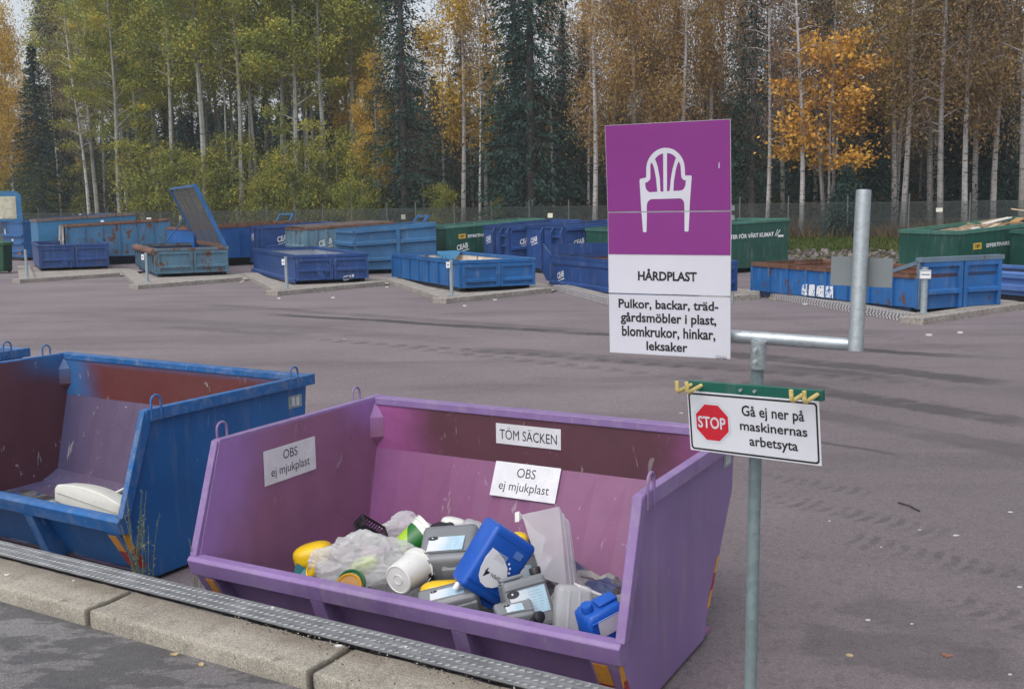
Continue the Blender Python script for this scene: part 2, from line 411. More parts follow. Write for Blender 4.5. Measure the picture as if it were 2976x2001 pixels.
# aluminium tread plate on the kerb edge: checker bars are real raised lozenges
def tread_mat(name='aluminium_tread', c=(.275, .28, .29)):
    m = NT(name); o = m.obj(); n = m.noise(9, 5, .65, m.mapv(o, (.7, 3, 1)))
    col = m.mix(m.step(n, .35, .7), mul(c, .72), mul(c, 1.15)); col = m.mix(m.math('MULTIPLY', m.step(m.noise(26, 4, .7, o), .56, .7), .45), col, (.12, .11, .10))
    m.P('Base Color', col); m.P('Metallic', .55); m.P('Roughness', m.step(n, .3, .7, .42, .62)); m.bump(m.noise(180, 2), .08, .001); return m.m
ALU = tread_mat(); ALU_FAR = tread_mat('far_aluminium_tread', (.52, .50, .50))
def tread_plate(L, w, drop, m, t=.004):
    mb = MB(); mb.box(0, L, 0, w, 0, t); mb.box(0, L, w - t, w, -drop, 0)
    s = .036; nx = int(L / s); ny = 3; rr = random.Random(3)
    for i in range(nx):
        for j in range(ny):
            cx, cy = (i + .5 + .5*(j % 2)) * s, (j + .5) * w / ny; a = R(52); l, b = .0215, .0085; c_, s_ = math.cos(a), math.sin(a)
            top = [(-l*.75, 0), (0, -b*.6), (l*.75, 0), (0, b*.6)]; bot = [(-l, 0), (0, -b), (l, 0), (0, b)]
            T = lambda p, z: (cx + p[0]*c_ - p[1]*s_, cy + p[0]*s_ + p[1]*c_, z)
            mb.add([T(p, t+.0005) for p in bot] + [T(p, t + .004) for p in top], [(4,5,6,7)] + [(k, (k+1)%4, (k+1)%4+4, k+4) for k in range(4)], 1)
    return mb.build('tread_plate', [m, ALU_TOP], fix=False)
ALU_TOP = tread_mat('worn_tread_tops', (.325, .33, .34))
o = tread_plate(12, .158, .10, ALU); o.matrix_world = Matrix.Translation(kp(_j0 - 5, 3.283, KERB_Z + .002)) @ KM
tag(o, 'aluminium tread plate with raised lozenges along the ramp edge', 'tread plate')

# ------------------------------------------------------------------ far kerbs: a saw-tooth line of concrete blocks
FAR = [ # (outline corners in px: left end, front corner, right end), edge plates on the left run
    ((40,612),(45,645),(275,629),'first from the left'), ((275,622),(314,659),(554,640),'second from the left'), ((554,630),(632,674),(878,650),'third from the left'),
    ((878,644),(1016,692),(1258,666),'below the mid blue container'), ((1258,660),(1420,704),(1731,681),'behind the big sign board'), ((1738,676),(2102,740),(2345,702),'furthest right')]
KZ = .13
def run_blocks(A, B, w, lab, side, first_gap=0):
    d = (B - A); L = d.length; t = d.normalized(); n = max(1, round(L / 2.4)); l = L / n
    nn = Vector((-t.y, t.x, 0)) * side
    for i in range(n):
        mb = MB(); mb.box(0, l - .015, 0, w, -.02, KZ); o = mb.build('kerb_block', CONC2, bevel=.012, seg=2)
        o.matrix_world = Matrix.Translation(A + t * (l * i)) @ Matrix((t, nn, Vector((0,0,1)))).transposed().to_4x4()
        if side < 0:
            for p in o.data.polygons: p.flip()
        tag(o, f'low concrete kerb block, {("nearest","second","third","fourth")[i]} of the {lab}', 'kerb block', 'concrete kerb blocks of the far bays')
k_ = 1 / .7836
_bays = ['first bay', 'second bay', 'third bay', 'fourth bay', 'fifth bay', 'sixth bay']
for b, (l, c, r_, where) in enumerate(FAR):
    Lp, Cp, Rp = (atz(q[0]*k_, q[1]*k_, 0) for q in (l, c, r_))
    run_blocks(Cp, Rp, .48, f'right-hand kerb of the {_bays[b]} from the left', 1)
    t = (Lp - Cp).normalized(); Cq = Cp + t * .52
    run_blocks(Cq, Lp, .48, f'left-hand kerb of the {_bays[b]} from the left', -1)
    if b in (4, 5):      # aluminium checker plate covering the outer face and edge
        L = (Lp - Cq).length;
        mb = MB(); mb.box(0, L, -.006, -.002, 0, KZ + .006); mb.box(0, L, -.006, .22, KZ + .002, KZ + .006)
        s = .115
        for i in range(int(L / s)):
            for j in range(3):
                x = (i + .5 + .25 * (j % 2)) * s; z = KZ * (j + .5) / 3
                mb.add([(x-.045, -.0065, z), (x, -.0065, z-.019), (x+.045, -.0065, z), (x, -.0065, z+.019), (x, -.016, z)], [(0,1,4), (1,2,4), (2,3,4), (3,0,4)], 1)
                y = .02 + j * .065
                mb.add([(x-.036, y, KZ+.0065), (x, y-.014, KZ+.0065), (x+.036, y, KZ+.0065), (x, y+.014, KZ+.0065), (x, y, KZ+.014)], [(0,1,4), (1,2,4), (2,3,4), (3,0,4)], 1)
        o = mb.build('tread_plate', [simple('checker_base', (.13, .125, .13), .6), simple('checker_studs', (.62, .60, .60), .5)], fix=False); o.matrix_world = Matrix.Translation(Cq) @ Matrix((t, Vector((t.y, -t.x, 0)), Vector((0,0,1)))).transposed().to_4x4()
        tag(o, 'checker plate over the kerb ' + ('half hidden by the tall sign board' if b == 4 else 'in front of the long rust-edged blue container'), 'tread plate')
    # concrete apron of the bay
    ap = MB(); far_ = (Lp + Rp) / 2 + Vector((0, 2.5, 0))
    a2 = [Cp + t*.45 + (Rp-Cp).normalized()*.45, Rp, Rp + Vector((.6, 2.2, 0)), Lp + Vector((2.0, 1.5, 0)), Lp]
    ap.add([(q.x, q.y, .035) for q in a2], [tuple(range(5))]); tag(ap.build('bay_apron', CONC2), kind='structure')

# ------------------------------------------------------------------ stone bank, grass verge, dry grass
rs = random.Random(4)
def scatter_stones():
    mb = MB()
    base = bmesh.new(); bmesh.ops.create_icosphere(base, subdivisions=1, radius=1); bv = [v.co.copy() for v in base.verts]; bf = [tuple(x.index for x in f.verts) for f in base.faces]; base.free()
    for i in range(4200):
        x = rs.uniform(-34, 30); s = rs.uniform(-9.3, -7.1); y = 57 - .592*x + s*1.162
        r = rs.uniform(.05, .14); q = Matrix.Rotation(rs.uniform(0, 6), 3, 'Z') @ Matrix.Rotation(rs.uniform(0, 6), 3, 'X')
        vs = []
        for v in bv:
            w = v * (r * rs.uniform(.72, 1.15)); w.z *= .7; vs.append(q @ w + Vector((x, y, ground_z_s(s) + r*.25)))
        mb.add(vs, bf, rs.randrange(3))
    ms = [simple('bank_stone_' + n, c, .9, var=.3, sc=9, bump=.5, bsc=20) for n, c in (('grey', (.115, .105, .102)), ('pale', (.185, .16, .15)), ('brown', (.08, .064, .058)))]
    return mb.build('bank_stones', ms, fix=False)
tag(scatter_stones(), 'bank of broken grey stones below the grass verge', 'stones', kind='stuff')
def leaf_shader(name, stops, rough=.6, trans=.3, nsc=.6, kick=.5):
    m = NT(name); g = m.n('ShaderNodeNewGeometry')
    n = m.noise(nsc, 3, .6); rnd = g.outputs['Random Per Island']
    f = m.math('ADD', m.math('MULTIPLY', rnd, kick), m.math('MULTIPLY', m.step(n, .28, .72), 1 - kick))
    col = m.ramp(f, stops)
    m.P('Base Color', col); m.P('Roughness', rough); m.P('Specular IOR Level', .2)
    if trans:
        tr = m.n('ShaderNodeBsdfTranslucent'); m.t.links.new(col, tr.inputs[0]); mx = m.n('ShaderNodeMixShader'); mx.inputs[0].default_value = trans
        m.t.links.new(m.b.outputs[0], mx.inputs[1]); m.t.links.new(tr.outputs[0], mx.inputs[2]); m.t.links.new(mx.outputs[0], m.t.nodes['Material Output'].inputs[0])
    return m.m
def quads_mesh(name, V, m):
    """V: (n,4,3) array of quads"""
    n = len(V); me = bpy.data.meshes.new(name); me.vertices.add(n*4); me.vertices.foreach_set('co', V.reshape(-1).astype(np.float32))
    me.loops.add(n*4); me.loops.foreach_set('vertex_index', np.arange(n*4, dtype=np.int32))
    me.polygons.add(n); me.polygons.foreach_set('loop_start', np.arange(0, n*4, 4, dtype=np.int32)); me.update(calc_edges=True)
    for q in (m if isinstance(m, list) else [m]): me.materials.append(q)
    return me
def blades(name, n, s0, s1, x0, x1, h, w, m, seed, dens=None):
    g = np.random.default_rng(seed); x = g.uniform(x0, x1, n); s = g.uniform(s0, s1, n); y = 57 - .592*x + s*1.162
    if dens:
        kp_ = np.array([mnoise.noise(Vector((a*.35, b*.35, seed))) > dens for a, b in zip(x, y)]); x, y, s = x[kp_], y[kp_], s[kp_]; n = len(x)
    z = np.array([ground_z_s(q) for q in s]); hh = h * g.uniform(.45, 1.25, n); a = g.uniform(0, 6.283, n); ln = g.normal(0, .35, (n, 2)) * hh[:, None]
    b = np.stack([x, y, z - .02], 1); dx = np.stack([np.cos(a), np.sin(a), a*0], 1) * (w * g.uniform(.6, 1.4, n))[:, None]
    tp = b + np.stack([ln[:, 0], ln[:, 1], hh], 1)
    V = np.stack([b - dx, b + dx, tp + dx*.25, tp - dx*.25], 1)
    return obj(name, quads_mesh(name, V, m))
GRASS = leaf_shader('verge_grass', ((0, (.030, .055, .010)), (.5, (.065, .105, .018)), (.85, (.11, .12, .03)), (1, (.16, .12, .05))), nsc=.5)
DRY = leaf_shader('dry_grass', ((0, (.07, .05, .02)), (.4, (.15, .095, .04)), (.75, (.20, .13, .055)), (1, (.10, .10, .03))), nsc=.4)
tag(blades('grass', 42000, -7.4, -.6, -30, 28, .16, .03, GRASS, 1), 'mown green grass verge between the stones and the fence', 'grass', kind='stuff')
tag(blades('dry_grass', 26000, -.8, 12, -32, 30, .5, .035, DRY, 2), 'rusty brown dry grass on the edge of the wood behind the fence', 'grass', kind='stuff')

# ------------------------------------------------------------------ the fence
def fence():
    posts = [64, 129, 194, 259, 328, 404, 482, 554, 625, 702, 786, 868, 948, 1032, 1133, 1216, 1327, 1434, 1543, 1657, 1775, 1893, 2016, 2150, 2290, 2461, 2638, 2814, 3010, 3230]
    def P(px):
        k = (px - CX) / F_PX; y = 57 / (1 + .592*k); return Vector((k*y, y, ground_z(k*y, y)))
    root = thing('fence', 'long dark wire mesh fence with thin steel posts before the wood', 'fence', P(1543))
    o0 = P(1543)
    m = NT('fence_wire'); x = m.sep(m.obj()); u = m.math('MULTIPLY', x[0], 1/.06*1.0); w = m.math('MULTIPLY', x[2], 1/.06)
    wire = lambda q: m.math('LESS_THAN', m.math('FRACT', q), .24)
    mk = m.math('MAXIMUM', wire(m.math('ADD', u, w)), wire(m.math('SUBTRACT', u, w)))
    m.P('Base Color', (.055, .068, .066)); m.P('Roughness', .6); m.P('Metallic', .3); m.P('Alpha', mk)
    FENCE_WIRE = m.m; PST = galv('fence_post_steel', (.15, .17, .17), .5, .4)
    mb = MB()
    pp = [P(q) for q in [10] + posts + [3460]]
    for a, b in zip(pp, pp[1:]):
        t = (b - a); 
        mb.add([a - o0 + Vector((0,0,.05)), b - o0 + Vector((0,0,.05)), b - o0 + Vector((0,0,1.62)), a - o0 + Vector((0,0,1.62))], [(0,1,2,3)])
    mb.build('wire_mesh', FENCE_WIRE, root, fix=False)
    for q in posts:
        p = P(q) - o0; t = MB(); t.tube([p, p + Vector((0,0,1.97))], .032, 8); t.add([p + Vector((0,0,1.97)), p + Vector((0,0,1.985))], [])
        t.build('post', PST, root)
    wr = MB()
    for z in (.1, .85, 1.6): 
        for a, b in zip(pp, pp[1:]): wr.bar(a - o0 + Vector((0,0,z)), b - o0 + Vector((0,0,z)), .008, .008)
    wr.build('tension_wire', PST, root)
    SG = simple('notice_cream', (.72, .70, .58), .5, var=.05); 
    for (px, py, w, h, lab) in ((233, 627, .28, .26, 'above the rusty container at far left'), (524, 632, .28, .26, 'beside the raised mesh flap'), (1172, 630, .30, .27, 'above the blue container with a bail'),
                        (1599, 626, .30, .24, 'left of the tall purple sign'), (2730, 610, .27, .17, 'above the green skip of wood on the right')):
        k = (px - CX) / F_PX; y = 57 / (1 + .592*k) - .08; p = atd(px, py, 1); v = ray(px, py); p = CAMPOS + v * (y / v.y)
        s = MB(); s.box(-w/2, w/2, -.006, .006, -h/2, h/2)
        o = s.build('fence_notice', SG, bevel=.004); o.matrix_world = Matrix.Translation(p) @ Matrix.Rotation(-.534, 4, 'Z')
        tag(o, 'pale notice on the wire fence ' + lab, 'notice', 'pale notices on the fence')
fence()

# ------------------------------------------------------------------ roll-off containers of the far side
# local frame: origin near bottom corner, x along the right-hand face, y along the left-hand face, z up
BLUE_MID = (.018, .11, .29); BLUE_DEEP = (.018, .060, .205); BLUE_PALE = (.075, .20, .36); BLUE_GREY = (.13, .23, .30); GREEN = (.011, .070, .052)
TXT_W = simple('white_lettering', (.72, .74, .78), .5, var=.1); YEL_BADGE = simple('yellow_badge', (.62, .40, .05), .5, var=.1)
INT_RUST = paint('container_inside_rust', (.16, .075, .05), .6, .85, .4, .3, 3); INT_GREY = paint('container_inside_grey', (.26, .30, .36), .25, .6, .4, .3, 7)
INT_PALE = paint('container_inside_pale', (.62, .55, .47), .55, .8, .5, .4, 5, rustcol=(.20, .08, .035)); INT_DARK = paint('container_inside_dark', (.03, .045, .10), .3, .7, .2, .1, 9)
RIM_RUST = paint('rusty_rim', (.17, .085, .06), .8, .85, .3, .2, 2)
WOOD_A = simple('board_pale', (.52, .42, .28), .7, var=.2, sc=14); WOOD_B = simple('board_brown', (.30, .19, .10), .75, var=.25, sc=14); WOOD_W = simple('board_white', (.68, .66, .62), .6, var=.1)

def wedge_rim(mb, L, W, h, h2, w=.10, d=.10, out=.03):
    z = lambda x: h + (h2 - h) * x / L
    for (x0, x1, y0, y1) in ((-out, L+out, -out, w-out), (-out, L+out, W-w+out, W+out), (-out, w-out, w-out, W-w+out), (L-w+out, L+out, w-out, W-w+out)):
        mb.add([(x0,y0,z(x0)-d), (x1,y0,z(x1)-d), (x1,y1,z(x1)-d), (x0,y1,z(x0)-d), (x0,y0,z(x0)), (x1,y0,z(x1)), (x1,y1,z(x1)), (x0,y1,z(x0))],
               [(0,3,2,1), (4,5,6,7), (0,1,5,4), (1,2,6,5), (2,3,7,6), (3,0,4,7)])

def container(p, label, group, col, rim=None, inside=None, rust=0., seed=0., h2=None, right='ribs', left='ribs', ribs_r=6, ribs_l=7, lid=None, base_lift=.12, rough=.42,
              rails=(), name='roll_off_container', rail_len=None, taper=.0, rib_w=.07, rib_t=.05, floor=None):
    X, Y, yaw, W, L, h = p; h2 = h2 or h
    M = TRZ((X, Y, .035), R(yaw)); root = thing(name, label, 'container', M, group)
    pm = paint('paint_' + name + f'_{seed:.0f}', col, rust, rough, .3, .15, seed); im = inside or INT_RUST; rm = rim or pm
    z = lambda x: h + (h2 - h) * x / L
    t = .05; mb = MB(); b = base_lift
    # walls: outer skin slot 0, inner slot 1
    def wall(a, c, zo0, zo1, inner):      # a,c in plan; sheet with thickness to the inside
        a = Vector((*a, 0)); c = Vector((*c, 0)); d = (c - a).normalized(); n = Vector((-d.y, d.x, 0)) * t
        P = lambda q, zz: (q.x, q.y, zz)
        mb.add([P(a, b), P(c, b), P(c, zo1), P(a, zo0)], [(0,1,2,3)], 0)
        ai, ci = a + n + d*t, c + n - d*t
        mb.add([P(ai, b), P(ci, b), P(ci, zo1), P(ai, zo0)], [(3,2,1,0)], 1)
    hr = .04
    wall((0,0), (L,0), z(0)-hr, z(L)-hr, 1); wall((L,0), (L,W), z(L)-hr, z(L)-hr, 1); wall((L,W), (0,W), z(L)-hr, z(0)-hr, 1); wall((0,W), (0,0), z(0)-hr, z(0)-hr, 1)
    fz = floor if floor is not None else b + .05
    mb.add([(t,t,fz), (L-t,t,fz), (L-t,W-t,fz), (t,W-t,fz)], [(0,1,2,3)], 1); mb.add([(0,0,b), (L,0,b), (L,W,b), (0,W,b)], [(3,2,1,0)], 0)
    if right == 'ribs':
        for i in range(ribs_r + 1):
            x = rib_w/2 + (L - rib_w) * i / ribs_r; mb.box(x-rib_w/2, x+rib_w/2, -rib_t, -.001, b, z(x)-.1)
    if left == 'ribs':
        for i in range(ribs_l + 1):
            y = rib_w/2 + (W - rib_w) * i / ribs_l; mb.box(-rib_t, -.001, y-rib_w/2, y+rib_w/2, b, z(0)-.1)
    for (side, zz, hh, tt) in rails:
        if 'r' in side: mb.add([(0.02,-tt,zz*h-hh/2), (L-.02,-tt,zz*h2-hh/2), (L-.02,-tt,zz*h2+hh/2), (.02,-tt,zz*h+hh/2), (.02,-.002,zz*h-hh*.9), (L-.02,-.002,zz*h2-hh*.9), (L-.02,-.002,zz*h2+hh*.9), (.02,-.002,zz*h+hh*.9)],
                                    [(0,1,2,3), (3,2,6,7), (1,0,4,5), (0,3,7,4), (2,1,5,6)])
        if 'l' in side: mb.add([(-tt,.02,zz*h-hh/2), (-tt,W-.02,zz*h-hh/2), (-tt,W-.02,zz*h+hh/2), (-tt,.02,zz*h+hh/2), (-.002,.02,zz*h-hh*.9), (-.002,W-.02,zz*h-hh*.9), (-.002,W-.02,zz*h+hh*.9), (-.002,.02,zz*h+hh*.9)],
                                    [(3,2,1,0), (7,6,2,3), (5,4,0,1), (4,7,3,0), (6,5,1,2)])
    mb.build('body', [pm, im], root, fix=False)
    rb = MB(); wedge_rim(rb, L, W, h, h2); rb.build('rim', rm, root, bevel=.012, seg=1)
    sk = MB()
    for y in (W*.3, W*.7): sk.box(.1, L-.1, y-.06, y+.06, -.03, b)
    sk.box(.05, .2, .25, W-.25, .0, b); sk.box(L-.2, L-.05, .25, W-.25, .0, b)
    sk.build('skid', RUBBER if rust < .3 else INT_DARK, root)
    if right == 'doors':
        for k in range(2):
            x0 = .02 + k*(L/2); x1 = L/2 - .02 + k*(L/2); d = MB(); zt = min(z(x0), z(x1)) - .11
            d.box(x0, x1, -.03, -.002, b+.0, zt)
            for (q0, q1) in ((x0, x0+.09), (x1-.09, x1)): d.box(q0, q1, -.075, -.03, b, zt)
            d.box(x0+.09, x1-.09, -.075, -.03, zt-.09, zt); d.box(x0+.09, x1-.09, -.075, -.03, b, b+.05)
            zr = rail_len or .30
            d.add([(x0+.09,-.10,zr-.035), (x1-.09,-.10,zr-.035), (x1-.09,-.10,zr+.03), (x0+.09,-.10,zr+.03), (x0+.09,-.03,zr-.05), (x1-.09,-.03,zr-.05), (x1-.09,-.03,zr+.06), (x0+.09,-.03,zr+.06)],
                  [(0,1,2,3), (3,2,6,7), (1,0,4,5), (0,3,7,4), (2,1,5,6)])
            do = d.build('door', pm, root)
            if k == 0:
                lt = MB(); lt.tube([(x1-.0, -.10, b+.02), (x1-.0, -.10, zt+.04)], .018, 6); lt.box(x1-.05, x1+.05, -.12, -.076, zr+.15, zr+.19); lt.build('latch_bar', pm, do)
    return root, pm, L, W, h, h2
def logo(root, x, z, w, face, mat=TXT_W, rot=R(14)):
    """the slanted CEAB word mark with a small second line"""
    M = (Matrix.Translation((x, -.012, z)) if face == 'r' else Matrix.Translation((-.012, x, z)) @ Matrix.Rotation(-math.pi/2, 4, 'Z')) @ Matrix.Rotation(-rot, 4, 'Y')
    o = lettering('lettering', 'CEAB', mat, root, M, w=w, h=w*.42, bold=.025, shear=.25)
    mb = MB()
    for i in range(7): mb.box(-w*.05 + i*w*.08, -w*.05 + i*w*.08 + w*.06, -.001, 0, -w*.40 - .04*(0), -w*.30)
    for i in range(4): mb.box(-w*.48 + i*w*.09, -w*.48 + i*w*.09 + w*.07, -.001, 0, -w*.38, -w*.32)
    mb.build('underline_print', mat, o, fix=False)

G_LOW = 'low open containers in the far bays'; G_TALL = 'tall roll-off containers in the back row'
# --- front row
r, pm, L, W, h, _ = container((-18.3, 40.42, 26.8, 5.55, 2.55, 1.02), 'low deep blue open container with two doors in the leftmost bay', G_LOW, BLUE_DEEP, inside=INT_DARK, rust=.12, seed=1, right='doors', left='plain', rail_len=.42)
mb = MB(); mb.add([(.75,-.09,.45), (.95,-.09,.45), (.86,-.09,.18), (1.05,-.09,.18)], [(0,1,3,2)]); mb.add([(.95,-.088,.46), (1.2,-.088,.46), (1.04,-.088,.33)], [(0,1,2)]); mb.bar((1.15,-.11,.08), (1.12,-.11,.44), .05, .03)
mb.build('door_hook', pm, r)
r, pm, L, W, h, _ = container((-12.13, 35.62, 25.7, 6.03, 2.43, .98), 'low rusty teal container with a raised mesh flap at its back edge', G_LOW, (.075, .165, .235), rim=paint('rim_teal_rust', (.10, .15, .19), .75, .8, .4, .2, 12), inside=INT_DARK, rust=.62, seed=2, right='doors', left='ribs', ribs_l=9, rail_len=.34)
# rusty roll along the left rim and the raised flap, hinged on the far right edge
mb = MB(); mb.tube([(-.03, .0, h-.12), (-.03, W, h-.12)], .12, 10); smooth_by_angle(mb.build('rusty_edge_roll', RIM_RUST, r))
def mesh_flap(root, L, W, h):
    a = Vector((L-.06, .06, h-.02)); wv = Vector((0, W-.12, 0)); up = Vector((-.92, .05, 2.15))
    pm2 = paint('paint_flap_blue', BLUE_MID, .3, .5, .4, .3, 21); mb = MB()
    b = a + wv
    for p in (a, b): mb.bar(p, p + up, .09, .14)
    for k in (0, 1.0): mb.bar(a + up*k, b + up*k, .09, .09)
    o = mb.build('raised_flap', pm2, root)
    m = NT('flap_mesh'); n = m.mapv(m.obj(), (1, 1, 1)); x = m.sep(n)
    f1 = m.math('LESS_THAN', m.math('FRACT', m.math('MULTIPLY', x[1], 22)), .45); f2 = m.math('LESS_THAN', m.math('FRACT', m.math('MULTIPLY', x[2], 22)), .45)
    bl = m.step(m.noise(1.6, 5, .6), .4, .6, 0, .5)
    m.P('Alpha', m.math('MAXIMUM', m.math('MAXIMUM', f1, f2), bl)); m.P('Base Color', m.mix(m.noise(5, 6, .7), (.10, .075, .06), (.17, .19, .22))); m.P('Roughness', .8)
    s = MB(); s.add([a + up*.04, b + up*.04, b + up*.97, a + up*.97], [(0,1,2,3)])
    for k in (.35, .62): s.bar(a + wv*k + up*.05, a + wv*k + up*.95, .03, .03)
    s.build('wire_panel', m.m, o, fix=False)
    g = MB(); g.tube([b + up*.48, b + Vector((-1.25, .30, .0))], .025, 6); g.build('prop_bar', pm2, o)
    rr = MB(); rr.bar(a + Vector((0, .0, .03)), Vector((L-.05, W-.1, h+.03)), .16, .12); rr.build('hinge_edge', RIM_RUST, root)
mesh_flap(r, L, W, h)
r, pm, L, W, h, _ = container((-6.48, 31.25, 24.2, 6.74, 2.27, .89), 'low deep blue container with pale grey inside and white lettering', G_LOW, BLUE_DEEP, inside=INT_GREY, rust=.08, seed=3, right='doors', left='plain', rails=(('l', .12, .10, .10),), rail_len=.42)
mb = MB(); mb.add([(.62,-.09,.43), (.80,-.09,.43), (.72,-.09,.14), (.90,-.09,.14)], [(0,1,3,2)]); mb.add([(.80,-.088,.44), (1.3,-.088,.44), (.92,-.088,.32)], [(0,1,2)]); mb.build('door_hook', pm, r)
M = Matrix.Translation((1.62, -.045, .16)) @ Matrix.Rotation(-R(9), 4, 'Y'); lettering('lettering', 'CEAB', TXT_W, r, M, w=.36, h=.14, bold=.02, shear=.25)
r, pm, L, W, h, _ = container((-1.33, 27.56, 25.2, 5.56, 2.19, .85), 'low bright blue container with ribbed side and flaking pale inside', G_LOW, (.016, .11, .31), inside=INT_PALE, rust=.0, seed=4, right='doors', left='ribs', ribs_l=7, rail_len=.30)
sh = MB(); sh.add([(L-.1, W-.6, h+.02), (L-.1, W-.1, h+.02), (L-.75, W-.1, h+.02), (L-.62, W-.5, .30)], [(0,1,2,3)])
for i in range(5): sh.bar((L-.15 - i*.12, W-.12, h+.02), (L-.6 - i*.1, W-.85 + i*.1, .5), .03, .01)
tag(sh.build('blue_netting', simple('blue_net', (.03, .16, .30), .8), None, r.matrix_world.copy(), fix=False), 'blue netting hanging over the back corner of the bright blue container', 'netting')
r, pm, L, W, h, _ = container((3.43, 24.54, 24.3, 5.5, 2.3, .87), 'low deep blue container mostly hidden behind the tall purple sign', G_LOW, BLUE_DEEP, inside=INT_RUST, rust=.06, seed=5, right='doors', left='plain', rails=(('l', .10, .09, .10), ('l', .80, .10, .04)), rail_len=.34)
logo(r, W-.55, .34, .40, 'l')
mb = MB(); mb.prism([(W+.02, h-.05), (W+.6, h+.30), (W+.62, .35), (W+.35, .12), (W+.02, .12)], 'x', .0, .05); mb.prism([(W+.02, h-.05), (W+.6, h+.30), (W+.62, .35), (W+.35, .12), (W+.02, .12)], 'x', L-.05, L)
mb.box(0, L, W+.55, W+.60, .4, h+.28); mb.build('tail_hood', pm, r)
r, pm, L, W, h, _ = container((8.14, 20.68, 24.0, 5.4, 2.17, .81), 'long scratched blue container with rusty rim and a taller door end', G_LOW, (.020, .125, .36), rim=RIM_RUST, inside=INT_RUST, rust=.42, seed=6, right='plain', left='ribs', ribs_l=8)
# taller end gate with two framed leaves
pe = paint('paint_end_gate', (.020, .125, .36), .38, .42, .3, .2, 61); ht = 1.04
for k in range(2):
    x0, x1 = .03 + k*L/2, L/2 - .01 + k*L/2; d = MB(); d.box(x0, x1, -.03, -.004, .1, ht)
    for (q0, q1) in ((x0, x0+.10), (x1-.10, x1)): d.box(q0, q1, -.09, -.03, .1, ht)
    d.box(x0+.10, x1-.10, -.09, -.03, ht-.10, ht); d.prism([(-.14, .40), (-.14, .46), (-.03, .50), (-.03, .36)], 'x', x0+.1, x1-.1)
    d.build('door', pe, r)
d = MB(); d.box(-.04, L+.04, -.10, .08, ht, ht+.09); d.bar((.05, .05, ht), (.05, .75, h+.02), .08, .08); d.bar((L-.05, .05, ht), (L-.05, .75, h+.02), .08, .08); d.box(-.03, .09, -.02, .06, .1, ht); d.box(L-.09, L+.03, -.02, .06, .1, ht); d.build('end_frame', paint('paint_end_frame', (.13, .19, .25), .45, .6, .3, .2, 62), r)
m = NT('torn_paper'); sc_ = m.noise(9, 3, .5, m.mapv(m.obj(), (1, 1, .6), rot=(.3, 0, 0)), 2.5)
m.P('Base Color', m.mix(m.step(sc_, .54, .58), (.72, .73, .75), (.02, .14, .40))); m.P('Roughness', .7)
for k, (y0, y1) in enumerate(((2.42, 2.68), (2.72, 2.98), (3.02, 3.24), (3.28, 3.48))):
    t = MB(); a = random.Random(k); t.add([(-.056, y0, .14), (-.056, y1, .15), (-.056, y1 - .02, .40 - .02*(k % 2)), (-.056, y0 + .01, .41)], [(3,2,1,0)]); t.build('torn_poster', m.m, r, fix=False)
r, pm, L, W, h, _ = container((12.2, 21.2, 24.0, 6.0, 2.4, .62), 'dusty pale blue container cut by the right edge of the photo', G_LOW, (.075, .16, .40), inside=INT_DARK, rust=.05, seed=7, right='plain', left='plain', rails=(('l', .46, .10, .10), ('l', .90, .10, .08)))

# --- back row
def tall(p, label, col, **k):
    k.setdefault('group', G_TALL); g = k.pop('group'); return container(p, label, g, col, **k)
r, pm, L, W, h, _ = tall((-23.4, 50.2, 48, 2.4, 5.0, 1.86), 'deep blue container at far left beside a green one', BLUE_MID, h2=2.15, rust=.1, seed=11, right='plain', left='plain', inside=INT_DARK, rails=(('l', .62, .08, .10), ('l', .42, .08, .10), ('l', .22, .08, .10)))
mb = MB(); mb.box(-.03, -.012, .35, .62, .25, .5); mb.build('warning_plate', simple('orange_plate', (.55, .12, .04), .5, var=.3), r)
for (y, z_, w_, h_) in ((2.0, 1.30, .12, .35), (1.2, .95, .2, .1)):
    mb = MB(); mb.box(-.02, -.012, y-w_/2, y+w_/2, z_-h_/2, z_+h_/2); mb.build('white_sticker', TXT_W, r)
lid = MB(); lid.prism([(0, 0), (2.1, 0), (2.1, 1.25), (1.9, 1.45), (0, 1.45)], 'y', .0, .09); lo = lid.build('lid', paint('paint_lid_blue', (.03, .16, .34), .1, .5, .3, .1, 31), r, Matrix.Translation((-1.3, 2.2, 1.86)) @ Matrix.Rotation(R(-30), 4, 'Z'))
lf = MB(); lf.box(.2, 1.85, -.012, -.003, .12, 1.2); lf.build('lid_lining', simple('cream_lining', (.50, .47, .36), .7, var=.25, sc=3), lo)
tall((-21.0, 46.5, 31.5, 2.4, 4.2, 1.95), 'faded blue container with a rusty top edge, second of the left group', (.035, .17, .33), h2=2.18, rim=paint('rim_grey_rust', (.17, .13, .12), .6, .8, .4, .2, 32), rust=.22, seed=12, right='plain', left='plain')
r, pm, L, W, h, _ = tall((-18.89, 44.39, 27.9, 2.4, 4.3, 1.71), 'heavily rusted blue ribbed container right of a grey tarpaulin', (.05, .16, .30), h2=1.9, rim=RIM_RUST, rust=.6, seed=13, right='ribs', ribs_r=6, left='plain', base_lift=.34)
tp = MB()
for i in range(9):
    a0, a1 = i/9, (i+1)/9
    tp.add([(-.05 - .05*math.sin(i*2.1), .1 + 2.2*a0, 1.68), (-.05 - .05*math.sin((i+1)*2.1), .1 + 2.2*a1, 1.68), (-.09 - .06*math.sin(i*1.7+1), .1 + 2.2*a1, .55 + .1*math.sin(i)), (-.09 - .06*math.sin(i*1.7), .1 + 2.2*a0, .5)], [(3,2,1,0)])
tag(tp.build('tarpaulin', simple('grey_tarpaulin', (.26, .25, .25), .6, var=.6, sc=3), None, r.matrix_world.copy(), fix=False), 'crumpled grey and white tarpaulin over the end of the rusted container', 'tarpaulin')
